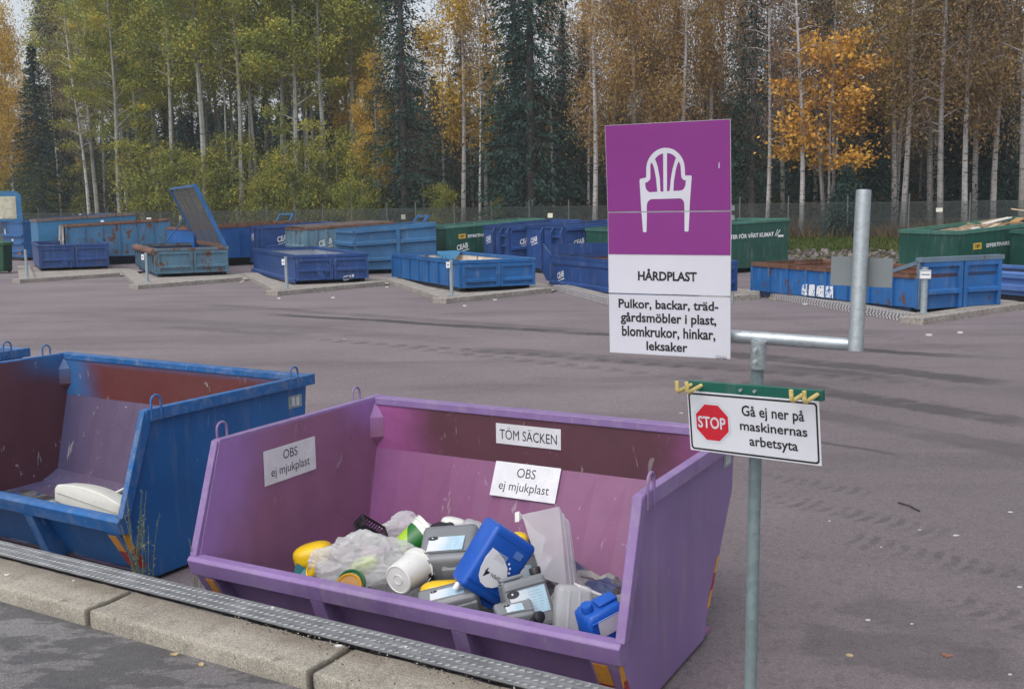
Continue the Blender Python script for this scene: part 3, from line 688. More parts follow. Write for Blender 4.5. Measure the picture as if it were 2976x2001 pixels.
for (x, w_) in ((1.5, .14), (3.5, .2)):
    mb = MB(); mb.box(-w_/2, w_/2, -.05, .05, -.04, .05); o = mb.build('foam_scrap', WHITE, bevel=.02); o.matrix_world = r.matrix_world @ Matrix.Translation((x, .0 if x < 2 else .5, 1.72 + .16*x/4 + .06))
    tag(o, 'white foam scrap on the rusted container, ' + ('left one' if x < 2 else 'right one at its high end'), 'scrap')
r, pm, L, W, h, _ = tall((-12.71, 41.84, 42, 2.4, 5.0, 1.58), 'mid blue container with rusty rim right of the raised mesh flap', (.015, .11, .36), h2=1.74, rim=RIM_RUST, rust=.08, seed=14, right='ribs', ribs_r=5, left='plain', base_lift=.3, rib_w=.05)
def bail(root, L, W, h2, c, s=1.0):
    mb = MB(); x = L - .25
    for y in (.6, W-.7): mb.bar((x, y, h2), (x+.2, y, h2+.30*s), .08, .07)
    mb.bar((x+.2, .55, h2+.30*s), (x+.2, W-.65, h2+.30*s), .09, .08); mb.build('hook_frame', paint('paint_bail_%g' % L, c, .2, .5, .3, .2, L*10), root)
bail(r, L, W, 1.74, (.04, .14, .30))
r, pm, L, W, h, _ = tall((-9.5, 40.4, 27, 2.37, 3.0, 1.60), 'dark blue compactor container left of the grey ribbed one', BLUE_DEEP, h2=1.72, rust=.0, seed=15, right='plain', left='ribs', ribs_l=3, rails=(('r', .50, .09, .10),))
logo(r, .72, 1.14, .5, 'r'); logo(r, 1.95, 1.2, .42, 'l')
r, pm, L, W, h, _ = tall((-7.53, 38.34, 28.7, 2.37, 3.5, 1.57), 'pale grey-blue ribbed container with a flat brown tarp top', BLUE_GREY, h2=1.73, rim=RIM_RUST, rust=.3, seed=16, right='ribs', ribs_r=9, left='ribs', ribs_l=4, rails=(('l', .55, .08, .07),))
logo(r, .75, 1.02, .52, 'r')
mb = MB(); mb.add([(0,0,1.575), (3.5,0,1.735), (3.5,2.37,1.78), (0,2.37,1.62)], [(0,1,2,3)]); mb.build('cover', simple('brown_cover', (.085, .065, .06), .8, var=.4, sc=3, bump=.4, bsc=9), r, fix=False)
r, pm, L, W, h, _ = tall((-5.39, 36.05, 24.7, 2.35, 3.0, 1.53), 'large faded light blue container with horizontal beams and a bail frame', (.042, .145, .30), h2=1.72, rust=.1, seed=17, right='plain', left='plain', rails=(('rl', .66, .10, .10), ('rl', .30, .09, .09), ('rl', .93, .07, .06)))
for x in (1.55,): 
    mb = MB(); mb.box(x-.06, x+.06, -.12, -.002, .15, 1.5); mb.build('post', pm, r)
bail(r, L, W, 1.70, (.03, .13, .34), .8)
def green_container(p, label, seed, h2, badge_x, txt_x, txt_w, z_, wood=False):
    r, pm, L, W, h, _ = tall(p, label, GREEN, h2=h2, rust=.0, seed=seed, right='plain', left='plain', rim=paint('rim_green_%d' % seed, (.05, .16, .125), .06, .5, .5, .2, seed), inside=INT_DARK, rough=.38)
    sl_ = math.atan((h2 - h) / L)
    M = lambda x, zz: Matrix.Translation((x, -.012, zz + x*math.tan(sl_))) @ Matrix.Rotation(-sl_, 4, 'Y')
    if badge_x is not None:
        b = MB(); b.box(-.14, .14, -.001, .006, -.085, .085); bo = b.build('badge', YEL_BADGE, r, M(badge_x, z_), bevel=.02)
        lettering('lettering', 'CMT', BLACK, bo, Matrix.Translation((0, -.003, 0)), w=.2, h=.10, bold=.03)
    if txt_x is not None:
        lettering('lettering', 'EFFEKTIVARE TRANSPORTER FÖR VÅRT KLIMAT', TXT_W, r, M(txt_x + txt_w/2, z_), w=txt_w, bold=.028)
    return r, L, W, h
r, L, W, h = green_container((-2.35, 38.35, 26, 2.35, 4.1, 1.55), 'dark green container left of the two deep blue compactor containers', 18, 1.77, .62, .85, 3.15, 1.14)
logo(r, .62, .80, .46, 'r')
for i, (p, lab, s) in enumerate((((.01, 36.2, 25, 2.35, 2.75, 1.58), 'deep blue container with lettered ribbed end, left of its lower twin', 19), ((1.79, 34.3, 31, 2.4, 3.4, 1.60), 'deep blue container with lettered ribbed end, between its twin and the green one', 20))):
    r, pm, L, W, h, _ = tall(p, lab, BLUE_DEEP, h2=p[5] + (.17 if i == 0 else .12), rust=.0, seed=s, right='plain', left='plain', rails=(('r', .50, .08, .10), ('r', .92, .10, .06), ('r', .12, .10, .04)))
    mb = MB()
    for y in (.05, .62, 1.25): mb.prism([(-.14, .1), (-.14, h-.25), (-.03, h-.05), (-.03, .1)], 'y', y, y+.07)
    for z_ in (.5, .85, 1.2): mb.box(-.10, -.002, .12, .62, z_, z_+.06)
    mb.build('end_ribs', pm, r)
    logo(r, .55, 1.05, .42, 'r'); logo(r, 1.9, 1.1, .42, 'l')
r, L, W, h = green_container((3.75, 32.0, 30.8, 2.5, 6.6, 1.52), 'long dark green container passing behind the tall purple sign', 22, 1.72, .5, 1.9, 4.0, 1.05)
tk = MB(); tk.add([(5.95,-.012,1.14), (5.98,-.012,1.14), (6.10,-.012,1.36), (6.07,-.012,1.36)], [(0,1,2,3)]); tk.add([(6.0,-.012,1.14), (6.03,-.012,1.14), (6.22,-.012,1.34), (6.17,-.012,1.34)], [(0,1,2,3)]); tk.box(6.1, 6.36, -.012, -.011, 1.10, 1.17); tk.build('tick_mark', TXT_W, r, fix=False)
tp = MB(); tp.box(.3, 4.3, .9, 1.6, 1.62, 1.74); tp.build('roof_beam', paint('paint_green_beam', (.04, .14, .11), .0, .5, .4, .1, 90), r)
r, L, W, h = green_container((11.89, 27.65, 20, 2.3, 4.2, 1.44), 'dark green container heaped with scrap wood on the right', 23, 1.74, .62, .92, 2.95, .98)
wr = random.Random(8)
GW = 'scrap boards heaped in the green container'
HEAP = MB(); vs = []; fs = []
for i in range(13):
    for j in range(8):
        x = .12 + 3.9*i/12; y = .12 + 2.05*j/7; vs.append((x, y, 1.30 + .055*x + .16*math.sin(3.1*i/12)*math.sin(3.14*j/7) + wr.uniform(-.05, .05)))
for i in range(12):
    for j in range(7): fs.append((i*8+j, (i+1)*8+j, (i+1)*8+j+1, i*8+j+1))
HEAP.add(vs, fs); o = HEAP.build('wood_chips', simple('splintered_wood', (.26, .19, .12), .9, var=.6, sc=9, bump=.8, bsc=14), None, fix=False); o.matrix_world = r.matrix_world
tag(o, 'heap of splintered wood filling the green container on the right', 'wood', kind='stuff')
BD = [('pale stick leaning up at the left end of the wood heap', (.75,.5,1.62), (1.7,.9,1.50), .06,.03, WOOD_A), ('long white board lying on top of the wood heap', (1.35,.55,1.60), (2.45,.75,1.75), .16,.03, WOOD_W), ('brown board beside the long white board', (1.6,.3,1.53), (2.6,.9,1.62), .18,.03, WOOD_B),
      ('short orange-brown board in the middle of the heap', (2.2,.35,1.62), (2.9,.8,1.72), .22,.04, simple('board_orange', (.40,.22,.09), .7, var=.2)), ('pale split board at the front of the heap', (1.2,.2,1.50), (1.75,.45,1.58), .12,.03, WOOD_A), ('thin white offcut by the front rim', (.55,.12,1.49), (.85,.2,1.51), .10,.04, WOOD_W),
      ('long pale batten slanting down at the right of the heap', (2.95,1.2,1.98), (3.95,.5,1.80), .06,.04, WOOD_A), ('pale batten rising out at the right end of the heap', (3.6,.4,1.72), (4.6,.6,1.98), .07,.04, WOOD_A), ('dark board lying flat across the heap', (1.9,1.2,1.62), (2.9,1.5,1.70), .18,.03, WOOD_B), ('white chip near the right of the heap', (2.9,.25,1.66), (3.2,.4,1.69), .12,.03, WOOD_W)]
for lab, a, b, w_, t_, m_ in BD:
    q = MB(); q.bar(a, b, w_, t_); o = q.build('scrap_board', m_, bevel=.004, seg=1); o.matrix_world = r.matrix_world; tag(o, lab, 'board', GW)
r, L, W, h = green_container((13.6, 25.6, 5, 2.35, 5.0, 1.45), 'green container at the right edge of the photo in front of the wood heap', 24, 1.6, None, None, 1, 1)
# green waste bin at the far left edge
r = thing('green_bin', 'green plastic bin cut by the left edge of the photo', 'bin', atz(2, 792, .02))
mb = MB(); mb.prism([(-.32, .06), (.30, .06), (.36, 1.05), (-.38, 1.05)], 'y', -.36, .36); mb.build('body', simple('bin_green', (.006, .055, .022), .5), r, bevel=.03)
mb = MB(); mb.prism([(-.42, 1.05), (.42, 1.05), (.36, 1.16), (-.3, 1.22)], 'y', -.40, .40); mb.build('lid', simple('bin_lid_green', (.008, .075, .03), .5), r, bevel=.02)
for x in (-.2, .2):
    mb = MB(); mb.tube([(x-.04, .30, .08), (x+.04, .30, .08)], .08, 12); mb.build('wheel', RUBBER, r)

# little steel posts with cards on the bay corners
def bay_post(bx, by, ty, sx, sy, sw, sh, lab, big=False):
    p = atz(bx, by, KZ); d = (p - CAMPOS).dot(_f); top = (by - ty) / F_PX * d * 1.0
    root = thing('bay_post', lab, 'sign post', p, 'sign posts on the bay corners')
    mb = MB(); mb.tube([(0,0,0), (0,0,top)], .045 if not big else .062, 10); mb.box(-.09, .09, -.09, .09, 0, .012); smooth_by_angle(mb.build('post', galv('bay_post_steel_%d' % bx, (.34, .40, .44), .45, .45), root))
    if sw:
        zc = top - (sy - ty) / F_PX * d; w_ = sw / F_PX * d; h_ = sh / F_PX * d; yaw = R(-8)
        M = Matrix.Translation((-(bx - sx) / F_PX * d, 0, zc)) @ Matrix.Rotation(yaw, 4, 'Z') @ Matrix.Translation((0, -.075, 0))
        if big:
            b2 = MB(); b2.box(-w_/2, w_/2, 0, .02, -h_/2, h_/2); b2.build('sign_frame', GALV, root, M, bevel=.01)
        c = MB(); k = .84 if big else 1; c.box(-w_/2*k, w_/2*k, -.006, -.001, -h_/2*k, h_/2*k*(.8 if big else 1)); c_ = c.build('sign_card', WHITE, root, M)
        q = MB()
        if big:
            for i in range(9): q.box(-w_*.33 + i*w_*.075, -w_*.33 + i*w_*.075 + w_*.05, -.0085, -.0075, -h_*.06, h_*.06)
        else: q.box(-w_*.16, w_*.16, -.0085, -.0075, -h_*.14, h_*.12)
        q.build('print', BLACK, c_, fix=False)
bay_post(79.3, 806.5, 725, 0, 0, 0, 0, 'bare steel post on the kerb corner of the leftmost bay')
bay_post(428.8, 819.2, 734.7, 422.7, 746.6, 8.5, 16, 'steel post with a small card in front of the rusty teal container')
bay_post(834, 838, 745.8, 829.5, 760.8, 9.5, 17, 'steel post with a small card in front of the container with pale grey inside')
bay_post(1312.7, 858.3, 755.4, 1306, 769, 11, 17, 'steel post with a small card in front of the bright blue ribbed container')
bay_post(2683.7, 909, 776.4, 2682.4, 796.8, 34, 27, 'steel post with a wide framed card at the rightmost kerb corner', True)

# ------------------------------------------------------------------ open-front skips standing below the ramp
V_F, V_B, H_T, H_L, H_C, V_BB = .235, 1.70, 1.06, .466, .72, 1.105
def inner_paint(name, edge, mid, back=False, L=2.48, seed=0, low=None, fronty=1.0):
    """factory overspray: body colour along the edges, red primer showing in the middle; plus scrapes"""
    m = NT(name); x = m.sep(m.obj()); n = m.math('SUBTRACT', m.noise(1.7, 4, .6, m.mapv(m.obj(), loc=(seed, 0, 0))), .5)
    if back:
        e = m.math('MINIMUM', x[0], m.math('SUBTRACT', L, x[0])); k = m.step(m.math('ADD', e, m.math('MULTIPLY', n, .45)), .02, .55, 1, 0)
        k = m.math('MAXIMUM', k, m.math('MULTIPLY', m.step(x[2], 1.0, 1.06), .5))
    else:
        fr = m.math('SUBTRACT', x[1], m.math('MULTIPLY', x[2], .36)); k = m.step(m.math('ADD', fr, m.math('MULTIPLY', n, .5)), -.10, .42, fronty, 0)
        k2 = m.math('MULTIPLY', m.step(m.math('ADD', x[2], m.math('MULTIPLY', n, .4)), .82, 1.10), m.step(x[1], 1.1, 1.6)); k = m.math('MAXIMUM', k, k2)
    col = m.mix(k, mid, edge)
    if low is not None: col = m.mix(m.step(m.math('ADD', x[2], m.math('MULTIPLY', n, .12)), .2, .72, .0, .0), col, low)
    col = m.mix(m.step(m.noise(3.5, 5, .65), .35, .7, 0, .28), col, mul(mid, .55))
    sc = m.noise(9, 3, .6, m.mapv(m.obj(), (1.3, 1.3, .4), rot=(.25, .5, .1), loc=(seed, seed, 0)), 1.6); pt = m.noise(1.4, 2, .5, m.mapv(m.obj(), loc=(seed*2, 1, 1)))
    col = m.mix(m.math('MULTIPLY', m.step(sc, .645, .675), m.step(pt, .42, .55, 0, .34 + .38*(seed > 4))), col, (.42, .40, .42))
    sp = m.vor(11, m.mapv(m.obj(), loc=(seed, 2, 0))); col = m.mix(m.math('MULTIPLY', m.step(sp, .05, .075, 1, 0), m.step(m.noise(1.1, 2), .5, .6, 0, .8)), col, (.05, .03, .045))
    m.P('Base Color', col); m.P('Roughness', m.step(m.noise(2, 4), .3, .7, .38, .56)); m.P('Specular IOR Level', .45)
    m.bump(m.math('ADD', m.noise(2.6, 2, .5), m.math('MULTIPLY', m.noise(70, 2), .03)), .28, .03); return m.m
YEL_R = simple('reflector_amber', (.62, .27, .015), .3, var=.12, sc=40); RED_R = simple('reflector_red', (.30, .012, .02), .3, var=.2, sc=40)
PLATE_G = simple('type_plate', (.25, .30, .31), .4, var=.2, sc=30); PLATE_L = simple('type_plate_print', (.55, .58, .60), .4, var=.2)

def skip(name, label, mw, L, P_out, P_side, P_back, P_upper, dims=None, cover=True, weld=None):
    vf, vb, ht, hl, hc, vbb = dims or (V_F, V_B, H_T, H_L, H_C, V_BB)
    root = thing(name, label, 'skip', mw, 'open-front tipping skips in a row below the ramp')
    LB = [(vb-.035, hc), (vb-.175, .12), (vb-.36, .03)]      # back edge of the left and of the (bent) right plate
    RB = [(vb-.035, hc), (vb-.45, .14), (vbb+.10, .03)]
    for (a, b, s) in ((.028, .036, -1), (L-.036, L-.028, 1)):
        prof = [(.045, hl-.012), (vf, ht-.012), (vb, ht-.012)] + (LB if s < 0 else RB) + [(.27, .03), (.075, hl-.09)]
        mb = MB(); mb.prism(prof, 'x', a, b, 0, mi_a=(0 if s < 0 else 1), mi_b=(1 if s < 0 else 0))
        sp = mb.build('side_panel', [P_out, P_side], root, fix=False)
        # flange along the top, post along the sloping front edge, both turned outwards
        x0, x1 = ((-.018, .03) if s < 0 else (L-.03, L+.018))
        f = MB(); f.prism([(vf-.012, ht-.076), (vf+.004, ht), (vb+.045, ht), (vb+.045, ht-.076)], 'x', x0, x1); f.build('top_flange', P_out, sp, bevel=.005, seg=2)
        f = MB(); dx = (vf - .02) ; f.prism([(.022, hl+.001), (vf-.012, ht-.001), (vf+.036, ht-.077), (.085, hl+.001)], 'x', x0+.002, x1-.001); f.build('front_post', P_out, sp, bevel=.005, seg=2)
        for v_ in (vf+.075, vb-.18):
            xl = x0 + .024; lp = []
            for (q, z) in ((-.037, -.075), (-.037, .03)): lp.append((xl + s*.026, v_+q, ht+z))
            for k in range(9):
                a = math.pi*(1 - k/8); lp.append((xl + s*.026, v_ + .037*math.cos(a), ht+.045+.037*math.sin(a)))
            for (q, z) in ((.037, .03), (.037, -.075)): lp.append((xl + s*.026, v_+q, ht+z))
            t = MB(); t.tube(lp, .0072, 8); smooth_by_angle(t.build('lifting_loop', P_out, sp), 60)
    mb = MB(); x0, x1 = .036, L-.036
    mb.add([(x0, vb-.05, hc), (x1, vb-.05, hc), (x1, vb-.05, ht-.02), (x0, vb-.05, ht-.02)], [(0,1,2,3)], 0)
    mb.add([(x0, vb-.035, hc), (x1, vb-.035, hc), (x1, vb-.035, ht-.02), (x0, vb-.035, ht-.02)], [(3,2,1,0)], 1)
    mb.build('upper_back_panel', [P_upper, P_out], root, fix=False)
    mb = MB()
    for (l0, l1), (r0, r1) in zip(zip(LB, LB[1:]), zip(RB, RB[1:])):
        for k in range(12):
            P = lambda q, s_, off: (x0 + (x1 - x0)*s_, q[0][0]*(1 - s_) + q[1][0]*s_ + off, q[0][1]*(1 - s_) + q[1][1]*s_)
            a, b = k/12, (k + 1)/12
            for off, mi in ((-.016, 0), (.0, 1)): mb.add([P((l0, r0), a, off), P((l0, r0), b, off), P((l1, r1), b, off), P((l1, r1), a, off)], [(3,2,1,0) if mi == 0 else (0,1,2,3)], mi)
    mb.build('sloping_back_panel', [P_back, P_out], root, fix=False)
    mb = MB(); mb.box(x0, x1, vb-.06, vb+.03, ht-.05, ht-.001); mb.build('back_rim', P_out, root, bevel=.006)
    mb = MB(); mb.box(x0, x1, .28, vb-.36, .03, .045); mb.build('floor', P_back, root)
    mb = MB(); mb.add([(x0,.085,hl-.06),(x1,.085,hl-.06),(x1,.285,.045),(x0,.285,.045)], [(0,1,2,3)], 0); mb.add([(x0,.10,hl-.06),(x1,.10,hl-.06),(x1,.30,.045),(x0,.30,.045)], [(3,2,1,0)], 1)
    mb.build('front_panel', [P_out, P_back], root, fix=False)
    mb = MB(); mb.prism([(-.004, hl-.016), (.012, hl+.002), (.066, hl+.004), (.10, hl-.02), (.10, hl-.105), (.022, hl-.10)], 'x', -.012, L+.004); mb.build('lip_beam', P_out, root, bevel=.005)
    for q in (.325, .66):
        mb = MB(); mb.prism([(.024, hl-.101), (.11, hl-.101), (.30, .05), (.15, .05)], 'x', L*q-.006, L*q+.077); mb.build('front_rib', P_out, root, bevel=.004)
    for (xa, xb) in ((.022, .15), (L-.15, L-.022)):
        mb = MB(); mb.prism([(.026, hl-.101), (.11, hl-.101), (.30, .05), (.215, .05)], 'x', xa, xb); mb.build('corner_rib', P_out, root, bevel=.004)
    for s, xc in ((1, .036), (-1, L-.036)):          # stiffening gussets in the back corners
        g = MB(); a, b = xc, xc + s*.065; y0, y1 = vb-.115, vb-.052
        g.add([(a, y1, ht-.03), (a, y0, ht-.13), (b, y1, ht-.13), (a, y0, ht-.26), (b, y1, ht-.26), (a, y1, ht-.33)], [(0,1,2), (1,3,4,2), (3,5,4)]); g.build('corner_gusset', P_side, root)
    t = MB()
    yy = lambda z: float(np.interp(z, [q[1] for q in RB[::-1]], [q[0] for q in RB[::-1]]))
    for k, (za, zb) in enumerate(((.412, .34), (.338, .262), (.26, .185))):
        u = MB(); u.prism([(yy(za)-.036, za), (yy(za)-.004, za), (yy(zb)-.004, zb), (yy(zb)-.036, zb)], 'x', L-.027, L-.0245); u.build('reflector', RED_R if k == 1 else YEL_R, root)
    pf = lambda z: .024 + (hl - .101 - z) / (hl - .151) * .176
    for k, (za, zb) in enumerate(((.352, .235), (.233, .12))):
        for (xa, xb) in ((L-.135, L-.065), (.085, .135)):
            rv = lambda z: .026 + (hl - .101 - z) / (hl - .151) * .189
            u = MB(); u.prism([(rv(za)-.004, za), (rv(za)+.006, za), (rv(zb)+.006, zb), (rv(zb)-.004, zb)], 'x', xa, xb); u.build('reflector', YEL_R if k == 0 else RED_R, root)
        u = MB(); u.prism([(pf(za)+.002, za+.03), (pf(za)+.048, za+.02), (pf(zb)+.048, zb-.0), (pf(zb)+.002, zb)], 'x', L-.022, L-.0195); u.build('reflector', YEL_R if k == 0 else RED_R, root)
    u = MB(); u.box(L-.0275, L-.0245, vb-.20, vb-.06, .875, .965); p = u.build('type_plate', PLATE_G, root)
    for q in (0, 1):
        u = MB(); u.box(L-.0245, L-.0235, vb-.165+q*.045, vb-.135+q*.045, .89, .95); u.build('print', PLATE_L, p)
    sk = MB()
    for y in (.45, .95): sk.box(.1, L-.1, y-.05, y+.05, 0, .03)
    sk.build('skid', P_out, root); return root

PUR = (.238, .150, .345)
P_OUT = paint('lilac_paint', PUR, .0, .42, .30, .25, 2, dents=.16, edge=.32)
P_SIDE = inner_paint('lilac_overspray_side', (.32, .17, .45), (.255, .112, .205), False, seed=1)
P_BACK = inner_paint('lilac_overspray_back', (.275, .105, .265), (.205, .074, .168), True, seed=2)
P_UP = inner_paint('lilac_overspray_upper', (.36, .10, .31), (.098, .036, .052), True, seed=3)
PY = -.506
PM = TRZ((-1.742, 5.35, 0), PY)
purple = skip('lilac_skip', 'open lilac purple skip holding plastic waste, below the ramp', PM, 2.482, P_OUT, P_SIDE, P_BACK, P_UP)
B_OUT = paint('blue_skip_paint', (.016, .118, .345), .0, .38, .28, .25, 5, dents=.14, edge=.32)
B_IN = lambda n, k, s: inner_paint(n, (.02, .155, .42), k, n.endswith('back') or n.endswith('upper'), 2.754, s)
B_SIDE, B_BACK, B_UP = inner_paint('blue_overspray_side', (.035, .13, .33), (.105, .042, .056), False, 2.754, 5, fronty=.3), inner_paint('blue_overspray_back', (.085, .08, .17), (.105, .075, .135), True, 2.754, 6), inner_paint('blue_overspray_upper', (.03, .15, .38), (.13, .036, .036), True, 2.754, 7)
by = -.535; bL = 2.754
bo = Vector((-2.398, 6.029, 0)) - Vector((math.cos(by), math.sin(by), 0)) * (bL - .03)
BDIM = (.246, 1.736, 1.10, .474, .742, 1.13)
BM = TRZ(bo, by)
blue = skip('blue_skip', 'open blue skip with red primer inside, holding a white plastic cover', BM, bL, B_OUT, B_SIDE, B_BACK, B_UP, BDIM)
tdir = Vector((math.cos(by), math.sin(by), 0)); t0 = bo - tdir * (.58 + bL)
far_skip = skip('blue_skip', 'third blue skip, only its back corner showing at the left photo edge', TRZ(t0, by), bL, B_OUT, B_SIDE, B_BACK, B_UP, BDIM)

# notices stuck inside the lilac skip
def notice(root, mw, w, h, lines, name='notice'):
    mb = MB(); mb.box(-w/2, w/2, -.0022, 0, -h/2, h/2); n = mb.build(name, WHITE_STICKER, root, mw)
    for (txt, x, z, tw, th) in lines: lettering('lettering', txt, BLACK, n, Matrix.Translation((x, -.0024, z)), w=tw, h=th, bold=.0)
    return n
side_in = Matrix((Vector((0, 1, 0)), Vector((-1, 0, 0)), Vector((0, 0, 1)))).transposed().to_4x4()
notice(purple, Matrix.Translation((.040, .79, .822)) @ side_in, .455, .205, [('OBS', -.0, .05, .125, .055), ('ej mjukplast', .0, -.042, .34, .07)])
notice(purple, Matrix.Translation((1.182, V_B-.053, .905)), .448, .127, [('TÖM SÄCKEN', 0, .004, .395, .075)])
ang = math.atan(.47)
slope_in = Matrix.Rotation(-ang, 4, 'X')
zc = .632; vc = V_B - .049 - (H_C - zc) * .47 - .014
notice(purple, Matrix.Translation((1.185, vc, zc)) @ slope_in, .45, .215, [('OBS', .0, .05, .128, .058), ('ej mjukplast', .0, -.045, .345, .072)])

# ------------------------------------------------------------------ plastic waste
def inskip(px, py, v):
    """point of the photo ray in the vertical plane v of the lilac skip"""
    n = Vector((-math.sin(PY), math.cos(PY), 0)); return onplane(px, py, Vector((-1.742, 5.35, 0)) + n * v, n)
def q7(x, y): return 800 + x * .4717, 1400 + y * .4717
def pose(x7, y7, v, roll=0, yaw=0, pitch=0):
    """item frame: x right, y away from the viewer, z up, then turned"""
    p = inskip(*q7(x7, y7), v); base = Matrix((_r, _f, -_d)).transposed()
    m = base @ Matrix.Rotation(R(-roll), 3, 'Y') @ Matrix.Rotation(R(yaw), 3, 'Z') @ Matrix.Rotation(R(pitch), 3, 'X')
    return Matrix.Translation(p) @ m.to_4x4()
def plastic(name, c, rough=.38, sss=0, trans=0, var=.06, bump=.12, tl=.35):
    m = NT(name); f = m.noise(7, 4, .6); col = m.mix(m.step(f, .3, .7), mul(c, 1-var), mul(c, 1+var))
    col = m.mix(m.step(m.noise(16, 4, .7), .58, .75, 0, .22), col, (.16, .14, .12))
    m.P('Base Color', col); m.P('Roughness', rough); m.P('Specular IOR Level', .45)
    if trans:
        tr = m.n('ShaderNodeBsdfTranslucent'); tr.inputs[0].default_value = tuple(mul(c, 1)) + (1,); tp = m.n('ShaderNodeBsdfTransparent'); a = m.n('ShaderNodeMixShader'); a.inputs[0].default_value = tl
        b = m.n('ShaderNodeMixShader'); b.inputs[0].default_value = trans
        m.t.links.new(m.b.outputs[0], a.inputs[1]); m.t.links.new(tr.outputs[0], a.inputs[2]); m.t.links.new(a.outputs[0], b.inputs[1]); m.t.links.new(tp.outputs[0], b.inputs[2]); m.t.links.new(b.outputs[0], m.t.nodes['Material Output'].inputs[0])
    m.bump(m.noise(11, 3), bump, .01); return m.m
PL_BLUE = plastic('blue_plastic', (.008, .085, .42), .36); PL_GREY = plastic('grey_plastic', (.185, .195, .21), .38); PL_WHITE = plastic('white_plastic', (.66, .66, .64), .35)
PL_YEL = plastic('yellow_plastic', (.72, .46, .008), .35); PL_BLACK = plastic('black_plastic', (.016, .016, .02), .45); PL_GREEN = plastic('green_plastic', (.01, .10, .03), .4)
PL_TEAL = plastic('teal_plastic', (.01, .13, .15), .4); PL_CLEAR = plastic('translucent_plastic', (.93, .93, .96), .25, trans=.42, tl=.65); PL_FILM = plastic('plastic_film', (.95, .95, .97), .12, trans=.52, bump=.9, tl=.5)
PL_MILK = plastic('milky_plastic', (.72, .73, .74), .28, trans=.25, tl=.5); PL_OR = plastic('orange_lid', (.55, .27, .02), .45)
def label_mat(name, a, b, c):
    m = NT(name); x = m.sep(m.obj()); col = m.mix(m.step(m.math('ADD', x[0], m.math('MULTIPLY', m.noise(9, 4, .6), .08)), -.02, .09), a, b)
    ln = m.math('FRACT', m.math('MULTIPLY', x[2], 75)); tx = m.math('MULTIPLY', m.math('LESS_THAN', ln, .4), m.step(m.noise(60, 1, .5, m.mapv(m.obj(), (1, 1, .2))), .45, .5))
    col = m.mix(m.math('MULTIPLY', tx, m.step(x[0], .0, .005, .0, .35)), col, c); m.P('Base Color', col); m.P('Roughness', .35); return m.m
LAB_ICE = label_mat('icy_label', (.62, .64, .66), (.38, .55, .66), (.18, .22, .28))
DARKLAB = simple('dark_label_tab', (.03, .035, .045), .4)

def jerrycan(label, M, w, h, t, m, cap=PL_BLACK, lab=None, grp='jerrycans lying in the lilac skip', cap_x=-.32, name='jerrycan', cap_r=.028, back=False):
    """upright can: width x, depth y, height z; handle bridge on top, cap on its left shoulder"""
    root = thing(name, label, 'jerrycan', M, grp)
    mb = MB(); mb.box(-w/2, w/2, -t/2, t/2, -h/2, h/2*.84); b = mb.build('body', m, root, bevel=min(w, t)*.16, seg=4); 
    bm = bmesh.new(); bm.from_mesh(b.data)
    for v in bm.verts:
        if v.co.z > h*.30: v.co.x *= .93; v.co.y *= .9
    bm.to_mesh(b.data); bm.free(); smooth_by_angle(b, 60)
    g = MB()
    for s in (-1, 1): g.box(-w*.44, w*.44, -t*.5-.0025, t*.5+.0025, -h*.40, -h*.385) if s < 0 else g.box(-w*.44, w*.44, -t*.5-.0025, t*.5+.0025, h*.27, h*.285)
    g.build('seam', m, root, bevel=.001)
    hd = MB(); z0 = h*.5*.80; s_ = -1 if cap_x > 0 else 1; y_ = t*.21
    for (xa, xb, za, zb) in ((-.06, .46, .43, .50), (.37, .46, .38, .44), (-.06, .04, .38, .44)): hd.box(min(s_*w*xa, s_*w*xb), max(s_*w*xa, s_*w*xb), -y_, y_, h*za, h*zb)
    smooth_by_angle(hd.build('handle', m, root, bevel=min(.008, t*.06), seg=3, fix=False), 60)
    c = MB(); x = cap_x*w; c.lathe([(0, h*.5*.80), (cap_r*.8, h*.5*.80), (cap_r*.8, h*.5*.86), (cap_r, h*.5*.86), (cap_r, h*.5*.86+.026), (cap_r*.9, h*.5*.86+.03), (0, h*.5*.86+.03)], 20)
    for v in range(len(c.v)): c.v[v] = (c.v[v][0] + x, c.v[v][1], c.v[v][2])
    smooth_by_angle(c.build('cap', cap, root), 40)
    if lab:
        lw, lh, lz = lab; l = MB(); l.box(-lw/2, lw/2, -.0016, 0, -lh/2, lh/2); lo = l.build('label', LAB_ICE if m is not PL_BLUE else WHITE_STICKER, root, Matrix.Translation((0, -t/2, lz)) if not back else Matrix.Translation((0, t/2, lz)) @ Matrix.Rotation(math.pi, 4, 'X'), bevel=.0)
        if m is PL_BLUE: return root
        d = MB(); d.lathe([(0, 0), (lh*.15, 0)], 20); q = []
        for v in d.v: q.append((v[0]*1.7 - lw*.39, -.0022, v[1] + lh*.41))
        d.v = q; d.build('label_tab', DARKLAB, lo, fix=False)
        d = MB(); d.lathe([(0, 0), (lh*.04, 0)], 12); d.v = [(v[0] - lw*.41, -.0028, v[1] + lh*.43) for v in d.v]; d.build('label_dot', WHITE, lo, fix=False)
    return root
